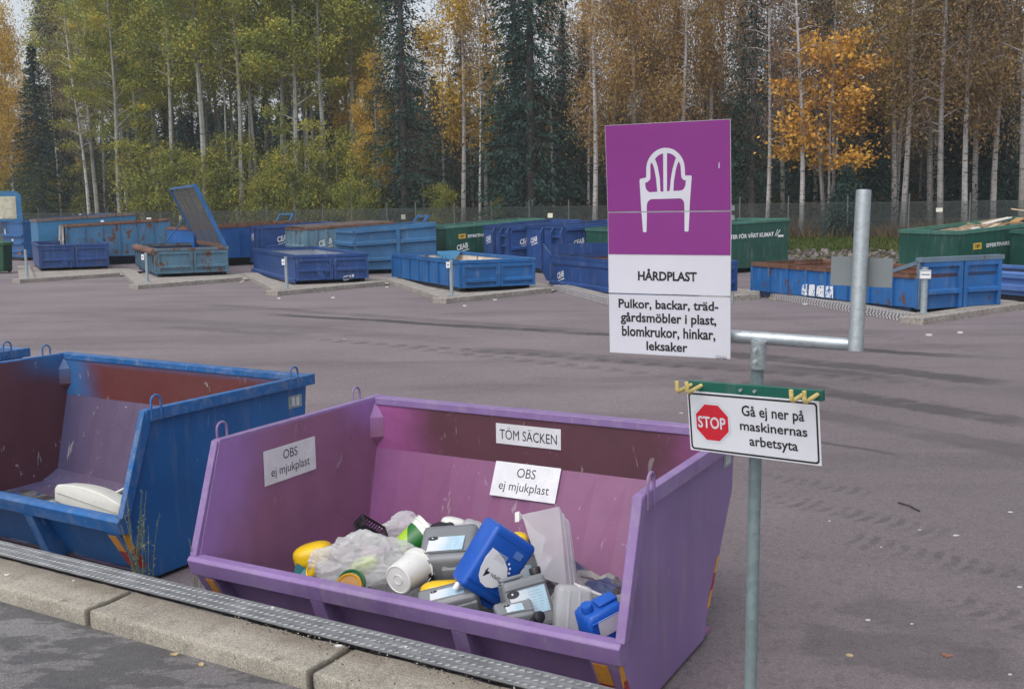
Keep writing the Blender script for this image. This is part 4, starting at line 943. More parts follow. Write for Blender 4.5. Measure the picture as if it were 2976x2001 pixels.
# big blue can with its drop-shaped white label, thrown in upside down
bc = jerrycan('big bright blue jerrycan with a drop-shaped white label, upside down on top', pose(1330, 505, .40, 143.6, -24, 8) , .262, .375, .17, PL_BLUE, WHITE, None, cap_x=.36, cap_r=.016)
pts = [(0, .105), (.02, .085), (.045, .045), (.058, .005), (.056, -.03), (.042, -.055), (.02, -.068), (-.005, -.07), (-.032, -.06), (-.052, -.036), (-.058, -.005), (-.05, .03), (-.03, .07)]
LA = R(143.6); FY = -.0886
mb = MB(); mb.prism([(x*1.30, z*1.15) for x, z in pts], 'y', -.0018, 0); lb = mb.build('label', WHITE, bc, Matrix.Translation((.018, -.0866, .020)) @ Matrix.Rotation(LA, 4, 'Y'), bevel=0)
lettering('lettering', 'ASPEN', BLACK, bc, Matrix.Translation((-.014, FY, .036)), w=.070, h=.018, bold=.012); lettering('lettering', '4', BLACK, bc, Matrix.Translation((.046, FY, .038)), w=.030, h=.046, bold=.008)
mb = MB()
for i in range(7): mb.box(-.04, .03 - .004*(i % 3), -.0024, -.0019, -.052 + i*.006, -.0495 + i*.006)
mb.build('fine_print', simple('fine_print', (.45, .46, .48), .5), bc, Matrix.Translation((.028, -.0864, -.022)), fix=False)
mb = MB(); mb.add([(-.02, -.0024, .075), (-.008, -.0024, .062), (-.012, -.0024, .088)], [(0,1,2)]); mb.add([(-.008, -.0024, .062), (.0, -.0024, .078), (-.012, -.0024, .088)], [(0,1,2)]); mb.build('leaf_mark', simple('leaf_mark', (.22, .36, .05), .5), bc, Matrix.Translation((-.044, -.0864, -.014)), fix=False)
mb = MB(); rr = random.Random(2)
for k in range(6): 
    a = k*.35 - .9; c_ = (.075*math.cos(a)*-1.0, .02 + .065*math.sin(a)); mb.prism([(c_[0] + .006*math.cos(j), c_[1] + .006*math.sin(j)) for j in np.linspace(0, 5.5, 8)], 'y', -.001, -.0002)
mb.build('dot_print', WHITE, bc, Matrix.Translation((.012, -.0866, -.02)))
mb = MB(); mb.box(-.024, .024, -.0012, -.0004, -.018, .018); mb.build('pale_print', simple('pale_blue_print', (.09, .18, .48), .4), bc, Matrix.Translation((-.055, -.0866, -.105)))

jerrycan('big grey jerrycan lying with its black cap and handle towards the lip', pose(1080, 462, .58, 6, -10, 118), .30, .30, .215, PL_GREY, PL_BLACK, (.19, .11, .02), cap_x=-.34, cap_r=.036, back=True)
jerrycan('grey jerrycan standing right of the blue one, with an ice-blue label', pose(1545, 738, .29, 12, 16, -12), .225, .265, .145, PL_GREY, PL_BLACK, (.175, .12, -.0), cap_x=.36)
jerrycan('grey jerrycan wedged between the blue one and the broken clear tub', pose(1570, 500, .88, 8, -24, 6), .16, .25, .13, PL_GREY, PL_BLACK, (.07, .09, -.03), cap_x=.3)
jerrycan('grey jerrycan lying flat behind the lip, below the yellow bottle', pose(1078, 745, .27, 14, 0, 112), .30, .16, .13, PL_GREY, PL_BLACK, (.17, .07, .0), cap_x=-.2, back=True)
jerrycan('small grey jerrycan lying at the lip in front of the labelled one', pose(1480, 832, .16, 8, 10, 108), .18, .14, .10, PL_GREY, PL_BLACK, (.08, .06, .0), cap_x=.45, back=True)
jerrycan('small blue jerrycan with a white label in the right corner', pose(2010, 850, .24, 22, 22, 22), .19, .20, .15, PL_BLUE, PL_BLUE, (.11, .085, .015), cap_x=-.3)

def bucket(label, M, r0, r1, h, m, rim=.006, bands=None, grp=None, mats=None, bail=True):
    """tapered bucket, base at local z=0 (closed), rim at z=h"""
    root = thing('bucket', label, 'bucket', M, grp); mb = MB()
    prof = [(0, .004), (r0*.3, .004), (r0*.32, .0), (r0*.34, .004), (r0*.86, .004), (r0*.9, 0), (r0, .004), (r0 + (r1-r0)*.55, h*.55), (r0 + (r1-r0)*.9, h*.86), (r1+rim, h*.87), (r1+rim, h*.9), (r1, h*.905), (r1, h*.97), (r1+rim, h*.975), (r1+rim, h), (r1-.003, h), (r0-.004, .012), (0, .012)]
    mb.lathe(prof, 40)
    smooth_by_angle(mb.build('body', m, root) if not mats else mb.build('body', mats, root), 35)
    mb.m = []
    if bail:
        b = MB(); b.tube([((r1+.006)*math.cos(a), (r1+.006)*math.sin(a)*.9 , h*.88 - .05*abs(math.sin(a))) for a in np.linspace(.1, math.pi-.1, 14)], .003, 6); b.build('bail_handle', PL_WHITE, root)
    return root
def axis_pose(x7, y7, v, d3, spin=0):
    """frame whose z axis points along d3 given as (right, up, away)"""
    p = inskip(*q7(x7, y7), v); z = (_r*d3[0] - _d*d3[1] + _f*d3[2]).normalized(); x = (_r - z*_r.dot(z)).normalized(); y = z.cross(x)
    return Matrix.Translation(p) @ Matrix((x, y, z)).transposed().to_4x4() @ Matrix.Rotation(R(spin), 4, 'Z')
bucket('white bucket lying with its round base towards the viewer', axis_pose(755, 602, .27, (.60, .24, .95)), .078, .094, .185, PL_WHITE)
m = NT('lime_bucket_print'); x = m.sep(m.obj()); a = m.math('ARCTAN2', x[1], x[0])
e = m.math('GREATER_THAN', m.math('ADD', x[2], m.math('MULTIPLY', a, .055)), -.055)
col = m.mix(e, (.30, .50, .02), (.012, .13, .022)); bc_ = m.math('MULTIPLY', m.math('LESS_THAN', m.math('ABSOLUTE', m.math('ADD', a, 1.05)), .16), m.math('LESS_THAN', m.math('ABSOLUTE', m.math('SUBTRACT', x[2], .06)), .032))
col = m.mix(m.math('MULTIPLY', bc_, m.math('LESS_THAN', m.math('FRACT', m.math('MULTIPLY', x[2], 130)), .6)), col, (.04, .08, .02)); col = m.mix(m.math('GREATER_THAN', x[2], .134), col, (.70, .72, .68))
m.P('Base Color', col); m.P('Roughness', .35)
bucket('tilted paint bucket printed dark green and lime', axis_pose(775, 425, .72, (.70, .46, .30), 20), .074, .104, .19, m.m, bail=False)
# blobs: bags and bottles made from displaced spheres
def blob(name, label, cat, M, sc, m, seed=0, amp=.25, fr=2.2, sub=5, ridge=True, grp=None, sq=0):
    bm = bmesh.new(); bmesh.ops.create_icosphere(bm, subdivisions=sub, radius=1); o_ = Vector((seed*7.3, seed*3.1, seed))
    def crumple(p, f):
        dd, _ = mnoise.voronoi(p*f + o_); return min(1, (dd[1] - dd[0])*1.6)
    for v in bm.verts:
        p = v.co.copy()
        if sq: p = Vector([math.copysign(abs(c)**(1-sq), c) for c in p])
        if ridge: d = mnoise.noise(p*fr*.8 + o_)*1.0 + .9 - .62*crumple(p, fr) - .30*crumple(p, fr*2.1) - .12*crumple(p, fr*4.6)
        else: d = mnoise.noise(p*fr + o_)
        q = p * (1 + amp*(d - .4)); v.co = Vector((q.x*sc[0], q.y*sc[1], q.z*sc[2]))
    me = bpy.data.meshes.new(name); bm.to_mesh(me); bm.free(); me.materials.append(m)
    for p in me.polygons: p.use_smooth = True
    return tag(obj(name, me, None, M), label, cat, grp)
blob('plastic_bag', 'big crumpled clear plastic bag full of packaging in the middle of the heap', 'bag', pose(530, 480, .45, 6), (.24, .16, .135), PL_FILM, 1, .30, 1.9, 6)
blob('plastic_bag', 'pale crumpled bag at the back wall above the lime bucket', 'bag', pose(800, 290, .98), (.13, .08, .07), PL_FILM, 2, .5, 1.6, 5)
blob('plastic_bag', 'pale bag lying at the back right of the lime bucket', 'bag', pose(930, 322, .95), (.085, .06, .05), PL_FILM, 3, .5, 1.6, 5)
blob('packaging', 'lime green packaging inside the clear bag', 'packaging', pose(545, 520, .42, 30), (.085, .05, .045), simple('lime_pack', (.33, .42, .10), .4, var=.5, sc=22), 4, .22, 2.4, 4)
blob('black_bag', 'small black plastic bundle behind the big grey jerrycan', 'bag', pose(1030, 300, .86), (.07, .05, .045), PL_BLACK, 5, .28, 2.0, 4)
blob('yellow_tub', 'large rounded yellow tub half covered by the clear bag', 'tub', pose(235, 450, .60, 14), (.115, .10, .072), PL_YEL, 6, .03, 1.2, 5, False, sq=.28)
blob('yellow_bottle', 'yellow bottle lying under the blue jerrycan', 'bottle', pose(1030, 655, .34, 4), (.115, .06, .040), PL_YEL, 7, .05, 1.5, 4, False, sq=.2)
blob('yellow_bottle', 'yellow bottle shoulder showing behind the blue jerrycan', 'bottle', pose(1505, 370, .84), (.048, .045, .055), PL_YEL, 8, .06, 1.6, 4, False, sq=.25)
blob('white_canister', 'white rounded canister at the back wall behind the black bundle', 'canister', pose(1100, 262, .94, -12), (.075, .05, .042), PL_WHITE, 9, .03, 1.3, 4, False, sq=.25)
blob('grey_canister', 'translucent grey canister behind the top of the blue jerrycan', 'canister', pose(1215, 290, .80, -20), (.06, .05, .05), PL_MILK, 10, .05, 1.5, 4, False, sq=.35)
mb = MB(); mb.add([(-.045,-.03,-.07), (.055,-.03,-.07), (.05,.03,-.06), (-.02,.01,.045), (.03,.02,.01)], [(0,1,4,3), (1,2,4), (0,3,2), (3,4,2), (0,2,1)])
tag(mb.build('plastic_shard', PL_TEAL, None, pose(150, 545, .36), bevel=.004), 'teal plastic shard in front of the yellow tub', 'plastic piece')
def ring(label, M, r, m, w=.012, disc=None, disc_m=None):
    root = thing('lid', label, 'lid', M, 'round lids in the lilac skip'); mb = MB()
    mb.lathe([(r-w, 0), (r-w*.4, .006), (r, .003), (r+.002, -.012), (r-.002, -.013), (r-w*.5, -.004), (r-w, -.003)], 40); smooth_by_angle(mb.build('rim', m, root), 40)
    d = MB(); d.lathe([(0, -.002), (r*.5, -.0015), (r-w*1.02, -.003)], 40); d.build('disc', disc_m or m, root, fix=False); return root
ring('dark green round lid leaning behind the lip', axis_pose(462, 632, .22, (-.25, .35, -.75)), .080, PL_GREEN, .014, disc_m=PL_GREEN)
ring('amber round lid in front of the dark green one', axis_pose(447, 650, .185, (-.25, .42, -.8)), .074, PL_OR, .012, disc_m=simple('amber_disc', (.34, .15, .015), .5, var=.15))
ring('yellow ring lid edge-on beside the teal shard', axis_pose(212, 545, .32, (-.85, .15, -.5)), .045, PL_YEL, .012)
# black slotted crate corner
def crate():
    root = thing('crate', 'corner of a black slotted crate sticking out behind the clear bag', 'crate', pose(590, 300, .74, -38, 32, 10)); mb = MB(); X, Y, Z = .085, .05, .035
    for z in (-Z, Z):
        for y in (-Y, Y): mb.box(-X, X, y-.004, y+.004, z-.006, z+.006)
        for x in (-X, X): mb.box(x-.004, x+.004, -Y, Y, z-.006, z+.006)
    for i in range(10):
        x = -X + 2*X*i/9
        for y in (-Y, Y): mb.box(x-.003, x+.003, y-.003, y+.003, -Z, Z)
    for i in range(6):
        y = -Y + 2*Y*i/5
        for x in (-X, X): mb.box(x-.003, x+.003, y-.003, y+.003, -Z, Z)
        mb.box(-X, X, y-.006, y+.006, -Z-.004, -Z)
    mb.build('slats', PL_BLACK, root, fix=False)
crate()
# broken translucent tub leaning on the back wall
def tub():
    root = thing('broken_tub', 'broken milky clear tub with a jagged side leaning on the back wall', 'tub', pose(1700, 420, .84, -4, 6, -20)); S = .4717*5.1/3020
    F = lambda x, y, d=0: ((x-1700)*S, d, (420-y)*S)
    face = [(1452,185), (1478,178), (1500,196), (1745,130), (1775,380), (1800,640), (1760,632), (1640,600), (1648,560), (1610,520), (1668,505), (1662,470), (1706,468), (1640,440), (1612,430), (1605,380), (1660,330), (1588,300), (1560,262), (1502,220), (1480,246), (1455,248)]
    bm = bmesh.new(); vs = [bm.verts.new(F(*p)) for p in face]; bm.faces.new(vs); bmesh.ops.triangulate(bm, faces=bm.faces); bmesh.ops.solidify(bm, geom=bm.faces, thickness=.004)
    me = bpy.data.meshes.new('broken_side'); bm.to_mesh(me); bm.free(); me.materials.append(PL_CLEAR); obj('broken_side', me, root)
    st = MB()
    tops = [(1745,130,0), (1778,165,.03), (1782,168,.022), (1812,200,.05), (1816,203,.042), (1842,235,.09)]; bots = [(1800,640,0), (1836,645,.03), (1840,645,.022), (1868,650,.05), (1872,650,.042), (1902,655,.09)]
    for (a, b), (c, d) in zip(zip(tops, tops[1:]), zip(bots, bots[1:])): st.add([F(*a), F(*b), F(*d), F(*c)], [(0,1,2,3)])
    bm = bmesh.new(); me = bpy.data.meshes.new('ribbed_side'); me.from_pydata(st.v, [], st.f); bm.from_mesh(me); bmesh.ops.remove_doubles(bm, verts=bm.verts, dist=1e-5); bmesh.ops.solidify(bm, geom=bm.faces, thickness=.004); bm.to_mesh(me); bm.free(); me.materials.append(PL_CLEAR); obj('ribbed_side', me, root)
    k = MB(); k.add([F(1452,185,-.004), F(1478,178,-.02), F(1500,196,-.004), F(1480,246,-.02), F(1455,248,-.004)], [(0,1,2,3,4)]); k.build('tab', PL_WHITE, root, fix=False)
tub()
def clear_tub():
    root = thing('clear_canister', 'cloudy clear canister behind the small blue jerrycan', 'canister', pose(1830, 770, .34, -6, 8, -8)); mb = MB(); mb.box(-.085, .085, -.06, .06, -.12, .10); smooth_by_angle(mb.build('body', PL_MILK, root, bevel=.028, seg=4), 60)
    mb = MB(); 
    for x in (-.03, .02): mb.box(x-.006, x+.006, -.064, -.058, -.1, .08)
    mb.build('moulded_rib', PL_MILK, root, bevel=.002); mb = MB(); mb.box(-.02, .115, -.05, .06, .095, .108); mb.build('lid_flap', PL_WHITE, root, Matrix.Rotation(R(18), 4, 'Y'), bevel=.004)
clear_tub()
mb = MB(); mb.box(-.03, .03, -.02, .02, -.008, .02); tag(mb.build('foam_scrap', PL_WHITE, None, pose(2100, 775, .38), bevel=.006), 'white scrap in the right corner behind the small blue jerrycan', 'scrap')
mb = MB(); mb.lathe([(0,0), (.024,0), (.026,.004), (.026,.03), (.02,.034), (0,.034)], 18); tag(smooth_by_angle(mb.build('bottle_cap', PL_BLACK, None, axis_pose(1612, 832, .14, (.5, .3, -.8))), 40), 'loose black cap at the lip beside the small grey jerrycan', 'cap')
# lower layers of waste carrying everything above
HV = []; HF = []; NXH, NYH = 44, 18; hr = random.Random(5)
for i in range(NXH):
    for j in range(NYH):
        u = .06 + 2.33*i/(NXH-1); v = .13 + 1.22*j/(NYH-1); env = math.sin(math.pi*min(1, max(0, (u-.22)/2.1)))**.6
        z = .05 + (.30*env)*(.75 + .35*mnoise.noise(Vector((u*4, v*4, 1)))) + .05*mnoise.noise(Vector((u*11, v*11, 4)))
        lo_ = .05 if v > .285 else .05 + (.285 - v)*1.8
        HV.append((u, v, max(lo_, z)))
for i in range(NXH-1):
    for j in range(NYH-1): HF.append((i*NYH+j, (i+1)*NYH+j, (i+1)*NYH+j+1, i*NYH+j+1))
m = NT('mixed_waste'); vc_ = m.vor(9, None, 'F1', 'Color'); x = m.sep(vc_); col = m.ramp(x[0], ((0, (.05,.05,.055)), (.25, (.12,.12,.13)), (.5, (.25,.25,.26)), (.75, (.05,.07,.16)), (.9, (.35,.34,.33))), 'CONSTANT'); m.P('Base Color', col); m.P('Roughness', .4); m.bump(m.noise(22, 4, .7), .9, .03)
mb = MB(); mb.add(HV, HF); tag(mb.build('plastic_waste', m.m, None, PM.copy(), fix=False), 'lower layers of mixed plastic waste in the lilac skip', 'waste', kind='stuff')

# contents of the blue skip
def blue_item(px, py, v):
    n = Vector((-math.sin(by), math.cos(by), 0)); return onplane(px, py, bo + n*v, n)
base = Matrix((_r, _f, -_d)).transposed()
rt = thing('plastic_cover', 'long white plastic appliance cover lying in the blue skip', 'cover', Matrix.Translation(blue_item(268, 1452, .50)) @ (base @ Matrix.Rotation(R(12.5), 3, 'Y') @ Matrix.Rotation(R(-16), 3, 'Z')).to_4x4())
mb = MB(); n = 14; pr = [(-.235, -.065), (-.26, .02)] + [(-.245 + .52*i/n, .03 + .06*math.sin(math.pi*(.12 + .75*i/n)) - .012*i/n) for i in range(n+1)] + [(.275, -.085)]
mb.prism(pr, 'y', -.075, .10); smooth_by_angle(mb.build('shell', plastic('appliance_white', (.62, .62, .57), .42), rt, bevel=.01, seg=3), 40)
mb = MB(); mb.box(-.23, .26, -.079, -.076, -.012, -.006); mb.build('seam', simple('seam_grey', (.4, .4, .37), .6), rt, Matrix.Rotation(R(2), 4, 'Y'))
mb = MB(); mb.box(-.16, .16, -.006, .006, -.05, .05); mb.box(-.13, .13, -.009, -.0061, -.035, .035); tag(mb.build('panel', simple('panel_frame', (.5, .51, .5), .4), None, Matrix.Translation(blue_item(350, 1435, .66)) @ (base @ Matrix.Rotation(R(-26), 3, 'Y') @ Matrix.Rotation(R(60), 3, 'X')).to_4x4()), 'flat grey panel behind the white cover in the blue skip', 'panel')
blob('plastic_bag', 'small clear bag at the left end of the white cover in the blue skip', 'bag', Matrix.Translation(blue_item(143, 1470, .5)) @ base.to_4x4(), (.05, .05, .035), PL_FILM, 12, .3, 2.2, 4)
mb = MB(); mb.add([(a, b, .05 + .04*abs(mnoise.noise(Vector((a*3, b*3, 7))))) for a in np.linspace(.1, bL-.1, 30) for b in np.linspace(.27, 1.1, 10)], [(i*10+j, (i+1)*10+j, (i+1)*10+j+1, i*10+j+1) for i in range(29) for j in range(9)])
tag(mb.build('plastic_waste', m.m, None, BM.copy(), fix=False), 'thin layer of waste on the floor of the blue skip', 'waste', kind='stuff')

# ------------------------------------------------------------------ sign post on the ramp edge
def sign_post():
    YAW = R(-27.7); ex = Vector((math.cos(YAW), math.sin(YAW), 0)); nn = Vector((-ex.y, ex.x, 0))     # nn points away from the viewer
    px0 = atd(2195, 1500, 3.46); base_p = Vector((px0.x, px0.y, KERB_Z)); base_p = Vector((.806, 3.40, KERB_Z))
    root = thing('sign_post', 'galvanised post with a tall purple sign on a pipe arm and a stop notice', 'sign post', base_p)
    B = lambda p: Vector(p) - base_p
    mb = MB(); top = atd(2203, 985, 3.47); mb.tube([(0,0,0), B(top)], .0212, 20); mb.box(-.07, .07, -.07, .07, 0, .012); smooth_by_angle(mb.build('pole', GALV_POLE, root))
    a0 = atd(2030, 968, 3.56); a1 = atd(2480, 1001, 3.33); mb = MB(); mb.tube([B(a0), B(a1)], .0205, 20); smooth_by_angle(mb.build('pipe_arm', GALV_BRIGHT, root))
    u0 = atd(2487, 1000, 3.29); u1 = atd(2510, 553, 3.29); up = (u1 - u0).normalized(); mb = MB(); mb.tube([B(u0 - up*.022), B(u1)], .0237, 22); smooth_by_angle(mb.build('upright_pipe', GALV, root))
    # hidden second upright carrying the boards
    l0 = atd(1930, 960, 3.60); mb = MB(); mb.tube([B(l0), B(l0 + Vector((.01, 0, .56)))], .0205, 14); mb.tube([B(l0), B(a0)], .0205, 14); smooth_by_angle(mb.build('upright_pipe', GALV, root))
    c0 = atd(2204, 1031, 3.45); mb = MB(); mb.tube([B(c0 - Vector((0,0,.046))), B(c0 + Vector((0,0,.044)))], .0258, 20)
    col = smooth_by_angle(mb.build('collar', GALV, root))
    for py in (1016, 1049):
        p = B(atd(2197, py, 3.42)); t = MB(); t.tube([p, p - nn*.014], .0085, 6); t.tube([p - nn*.012, p - nn*.022], .0055, 10); t.build('bolt', GALV_BRIGHT, col)
    # grey plate behind the upright
    mb = MB(); W, H_ = .192, .092; mb.box(-W/2, W/2, 0, .003, -H_/2, H_/2); pc = atd(2503, 790, 3.325)
    mb.build('grey_plate', simple('grey_plate', (.20, .225, .235), .5, .3, var=.05), root, Matrix.Translation(B(pc)) @ Matrix.Rotation(R(-31), 4, 'Z') @ Matrix.Rotation(R(1.2), 4, 'Y'))
    # boards of the purple sign: px on the photo -> board plane
    W = .434; C0 = atd(1939.5, 701, 3.5)
    def gloss(name, c, c2=None):
        m = NT(name); m.P('Base Color', c); m.P('Roughness', .22); m.P('Specular IOR Level', .55); m.P('Coat Weight', .3); m.P('Coat Roughness', .12)
        col = m.mix(m.step(m.noise(3, 4), .35, .7), mul(c, .96), mul(c, 1.04)); m.P('Base Color', col); return m.m
    PURP = gloss('magenta_print', (.225, .030, .215)); PW = gloss('sign_white', (.61, .61, .68))
    yz = lambda y: (778 - y) * .000558        # zoomed photo row -> height on the board
    def board(y0, y1, tilt, dz, name):
        zc = (yz(y0) + yz(y1)) / 2; h = yz(y0) - yz(y1)
        M = Matrix.Translation(B(C0)) @ Matrix.Rotation(YAW, 4, 'Z') @ Matrix.Rotation(R(2.4), 4, 'X') @ Matrix.Translation((0, dz, zc)) @ Matrix.Rotation(R(tilt), 4, 'X')
        mb = MB(); mb.box(-W/2, W/2, 0, .003, -h/2, h/2); b = mb.build('sign_board', simple('sign_edge', (.5, .5, .53), .4, .4), root, M)
        return b, zc, h
    def sheet(b, zc, y0, y1, m, inset=.0015, name='print_field'):
        mb = MB(); mb.add([(-W/2+inset, -.0006, yz(y1)-zc+inset), (W/2-inset, -.0006, yz(y1)-zc+inset), (W/2-inset, -.0006, yz(y0)-zc-inset), (-W/2+inset, -.0006, yz(y0)-zc-inset)], [(0,1,2,3)]); return mb.build(name, m, b, fix=False)
    b1, z1, h1 = board(75, 600, 2.2, .0, ''); sheet(b1, z1, 75, 600, PURP)
    b2, z2, h2 = board(602, 1102, -1.0, .004, ''); sheet(b2, z2, 602, 862, PURP, name='purple_field'); sheet(b2, z2, 862, 1102, PW, name='white_field')
    b3, z3, h3 = board(1107, 1481, 0, .002, ''); sheet(b3, z3, 1107, 1481, PW)
    px = lambda x: (x - 499) * .000583
    def icon(b, zc, ylo, yhi):       # the garden chair, cut at the seam between the boards
        out = [(348,720),(352,724),(366,724),(370,720),(374,560),(378,545),(385,535),(394,528),(405,525),(575,523),(586,527),(592,534),(598,545),(600,560),(600,716),(604,720),(620,720),(624,716),(632,560),(646,402),(645,394),(640,389),(608,390),(606,340),(603,318),(597,298),(588,280),(575,262),(558,246),(540,234),(516,226),(490,223),(468,226),(448,233),(425,247),(408,263),(393,284),(384,303),(378,325),(376,345),(374,392),(370,396),(342,401),(335,405),(333,412),(338,560)]
        holes = [[(401,320),(410,306),(419,325),(426,352),(434,400),(440,482),(392,483),(379,475),(370,460),(366,428),(382,421),(394,412),(400,398)],
                 [(430,287),(446,270),(462,261),(480,255),(477,482),(459,481),(456,400),(446,335),(438,306)],
                 [(503,254),(522,258),(540,267),(556,283),(547,308),(534,350),(524,400),(514,478),(498,480)],
                 [(571,305),(578,318),(582,335),(585,394),(590,408),(600,415),(612,418),(609,445),(602,462),(591,474),(572,478),(536,478),(541,420),(552,360),(560,330)]]
        clip = lambda P_: [(x, min(max(y, ylo), yhi)) for x, y in P_]
        cu = bpy.data.curves.new('c', 'CURVE'); cu.dimensions = '2D'; cu.fill_mode = 'BOTH'
        loops = [out] + holes if yhi < 700 else []
        if yhi < 700:
            # upper board: outline closed along the seam
            o2 = [p for p in out if p[1] <= yhi]
            i0 = out.index((374,560)); seq = [(341,yhi)] ; order = out[out.index((374,560)):out.index((600,560))+1]
            loops = [[(338,560)] + [(340,yhi),(373,yhi)] + order + [(600,yhi),(630,yhi)] + out[out.index((632,560)):-1]] + holes
        else:
            loops = [[(340,ylo),(373,ylo),(370,720),(366,724),(352,724),(348,720)], [(600,ylo),(630,ylo),(624,716),(620,720),(604,720),(600,716)]]
        for P_ in loops:
            s = cu.splines.new('POLY'); s.points.add(len(P_)-1); s.use_cyclic_u = True
            for q, (x, y) in zip(s.points, P_): q.co = (px(x), yz(y) - zc, 0, 1)
        t = bpy.data.objects.new('c', cu); COL.objects.link(t); dg = bpy.context.evaluated_depsgraph_get(); me = bpy.data.meshes.new_from_object(t.evaluated_get(dg)); bpy.data.objects.remove(t)
        for v in me.vertices: v.co = Vector((v.co.x, -.0014, v.co.y))
        me.materials.clear(); me.materials.append(PW); obj('chair_emblem', me, b)
    icon(b1, z1, 0, 598); icon(b2, z2, 603, 999)
    def line(b, zc, txt, x0, x1, y0, y1, bold=.012, m=BLACK): lettering('lettering', txt, m, b, Matrix.Translation((px((x0+x1)/2), -.0008, yz((y0+y1)/2) - zc)), w=(x1-x0)*.000583, h=(y1-y0)*.000558, bold=bold + .012*(m is BLACK))
    line(b2, z2, 'HÅRDPLAST', 315, 673, 945, 1019, .022)
    line(b3, z3, 'Pulkor, backar, träd-', 190, 800, 1136, 1203); line(b3, z3, 'gårdsmöbler i plast,', 202, 789, 1218, 1297); line(b3, z3, 'blomkrukor, hinkar,', 209, 783, 1304, 1381); line(b3, z3, 'leksaker', 363, 617, 1395, 1453)
    GREYT = simple('grey_print', (.10, .10, .115), .5); line(b3, z3, 'AVESTA & O', 783, 849, 1461, 1468, .0, GREYT); line(b3, z3, 'VATTEN', 783, 850, 1472, 1486, .03, GREYT)
    mb = MB(); mb.add([(px(801), -.0012, yz(352)-z1), (px(807), -.0012, yz(352)-z1), (px(808), -.0012, yz(318)-z1), (px(804), -.0012, yz(318)-z1)], [(0,1,2,3)]); mb.build('scratch', PW, b1, fix=False)
    mb = MB()
    for py in (585, 640, 1100, 1130): mb.box(W/2, W/2+.006, .004, .02, (778-py)*.000558-z2-.008, (778-py)*.000558-z2+.008)
    mb.build('edge_clip', GALV, b2)
    # stop notice with its hook rail
    MS = Matrix.Translation(B(atd(2183.4, 1239.6, 3.32))) @ Matrix.Rotation(R(-42), 4, 'Z') @ Matrix.Rotation(R(4.2), 4, 'X') @ Matrix.Rotation(R(-2.2), 4, 'Y')
    SW, SH = .468, .2035
    mb = MB(); mb.box(-SW/2, SW/2, 0, .004, -SH/2, SH/2); st = mb.build('stop_notice', gloss('notice_white', (.64, .65, .70)), root, MS, bevel=.001)
    def rrect(w, h, r, n=6):
        P_ = []
        for cx, cy, a in ((w/2-r, h/2-r, 0), (-w/2+r, h/2-r, 90), (-w/2+r, -h/2+r, 180), (w/2-r, -h/2+r, 270)):
            for i in range(n+1): P_.append((cx + r*math.cos(R(a + 90*i/n)), cy + r*math.sin(R(a + 90*i/n))))
        return P_
    oo, ii = rrect(SW-.010, SH-.010, .012), rrect(SW-.022, SH-.022, .008); n = len(oo)
    mb = MB(); mb.add([(x, -.0006, z) for x, z in oo] + [(x, -.0006, z) for x, z in ii], [(i, (i+1) % n, (i+1) % n + n, i + n) for i in range(n)]); mb.build('black_border', BLACK, st, fix=False)
    fx = lambda f: (f - .5) * SW; fz = lambda f: (.5 - f) * SH
    oc = lambda r: [(r*math.cos(R(22.5 + 45*i))/math.cos(R(22.5)), r*math.sin(R(22.5 + 45*i))/math.cos(R(22.5))) for i in range(8)]
    M = Matrix.Translation((fx(.195), 0, fz(.498)))
    for r_, d_, m_, nm in ((.0675, .0005, simple('octagon_grey', (.42, .43, .46), .4), 'octagon_outline'), (.0665, .0009, PW, 'octagon_white'), (.0600, .0013, gloss('stop_red', (.52, .012, .028)), 'stop_octagon')):
        mb = MB(); mb.add([(x, -d_, z) for x, z in oc(r_)], [tuple(range(8))]); so_ = mb.build(nm, m_, st, M, fix=False)
    lettering('lettering', 'STOP', PW, st, Matrix.Translation((fx(.192), -.0018, fz(.498))), w=.104, h=.040, bold=.02)
    lettering('lettering', 'Gå ej ner på', BLACK, st, Matrix.Translation((fx(.664), -.0008, fz(.272))), w=.216, h=.046, bold=.014); lettering('lettering', 'maskinernas', BLACK, st, Matrix.Translation((fx(.663), -.0008, fz(.491))), w=.233, h=.031, bold=.014)
    lettering('lettering', 'arbetsyta', BLACK, st, Matrix.Translation((fx(.660), -.0008, fz(.752))), w=.168, h=.042, bold=.014)
    rail = MB(); RZ = SH/2 + .0165; rail.box(-SW/2+.004, SW/2+.012, .002, .020, -.0165+RZ, .0165+RZ); rl = rail.build('hook_rail', paint('rail_green', (.012, .115, .085), .0, .4, .2, .2, 50), root, MS, bevel=.0015)
    for x in (-.03, .02):
        t = MB(); t.tube([(x, .004, RZ), (x, -.006, RZ)], .0052, 8); t.build('bolt', GALV_BRIGHT, rl)
    YH_ = simple('hook_cream', (.60, .47, .17), .55, var=.25, sc=60)
    for x in (-SW/2+.018, -SW/2+.056, SW/2-.046, SW/2-.004):
        t = MB(); t.tube([(x, .004, RZ+.004), (x, -.075, RZ-.002), (x, -.081, RZ+.002), (x, -.083, RZ+.010), (x, -.083, RZ+.034)], .0066, 10); smooth_by_angle(t.build('hook', YH_, rl), 60)
    br = MB(); br.tube([(-.01, .012, RZ-.02), (-.01, .05, RZ-.02)], .012, 10); br.build('rail_bracket', GALV, rl)
    return root
sign_post()

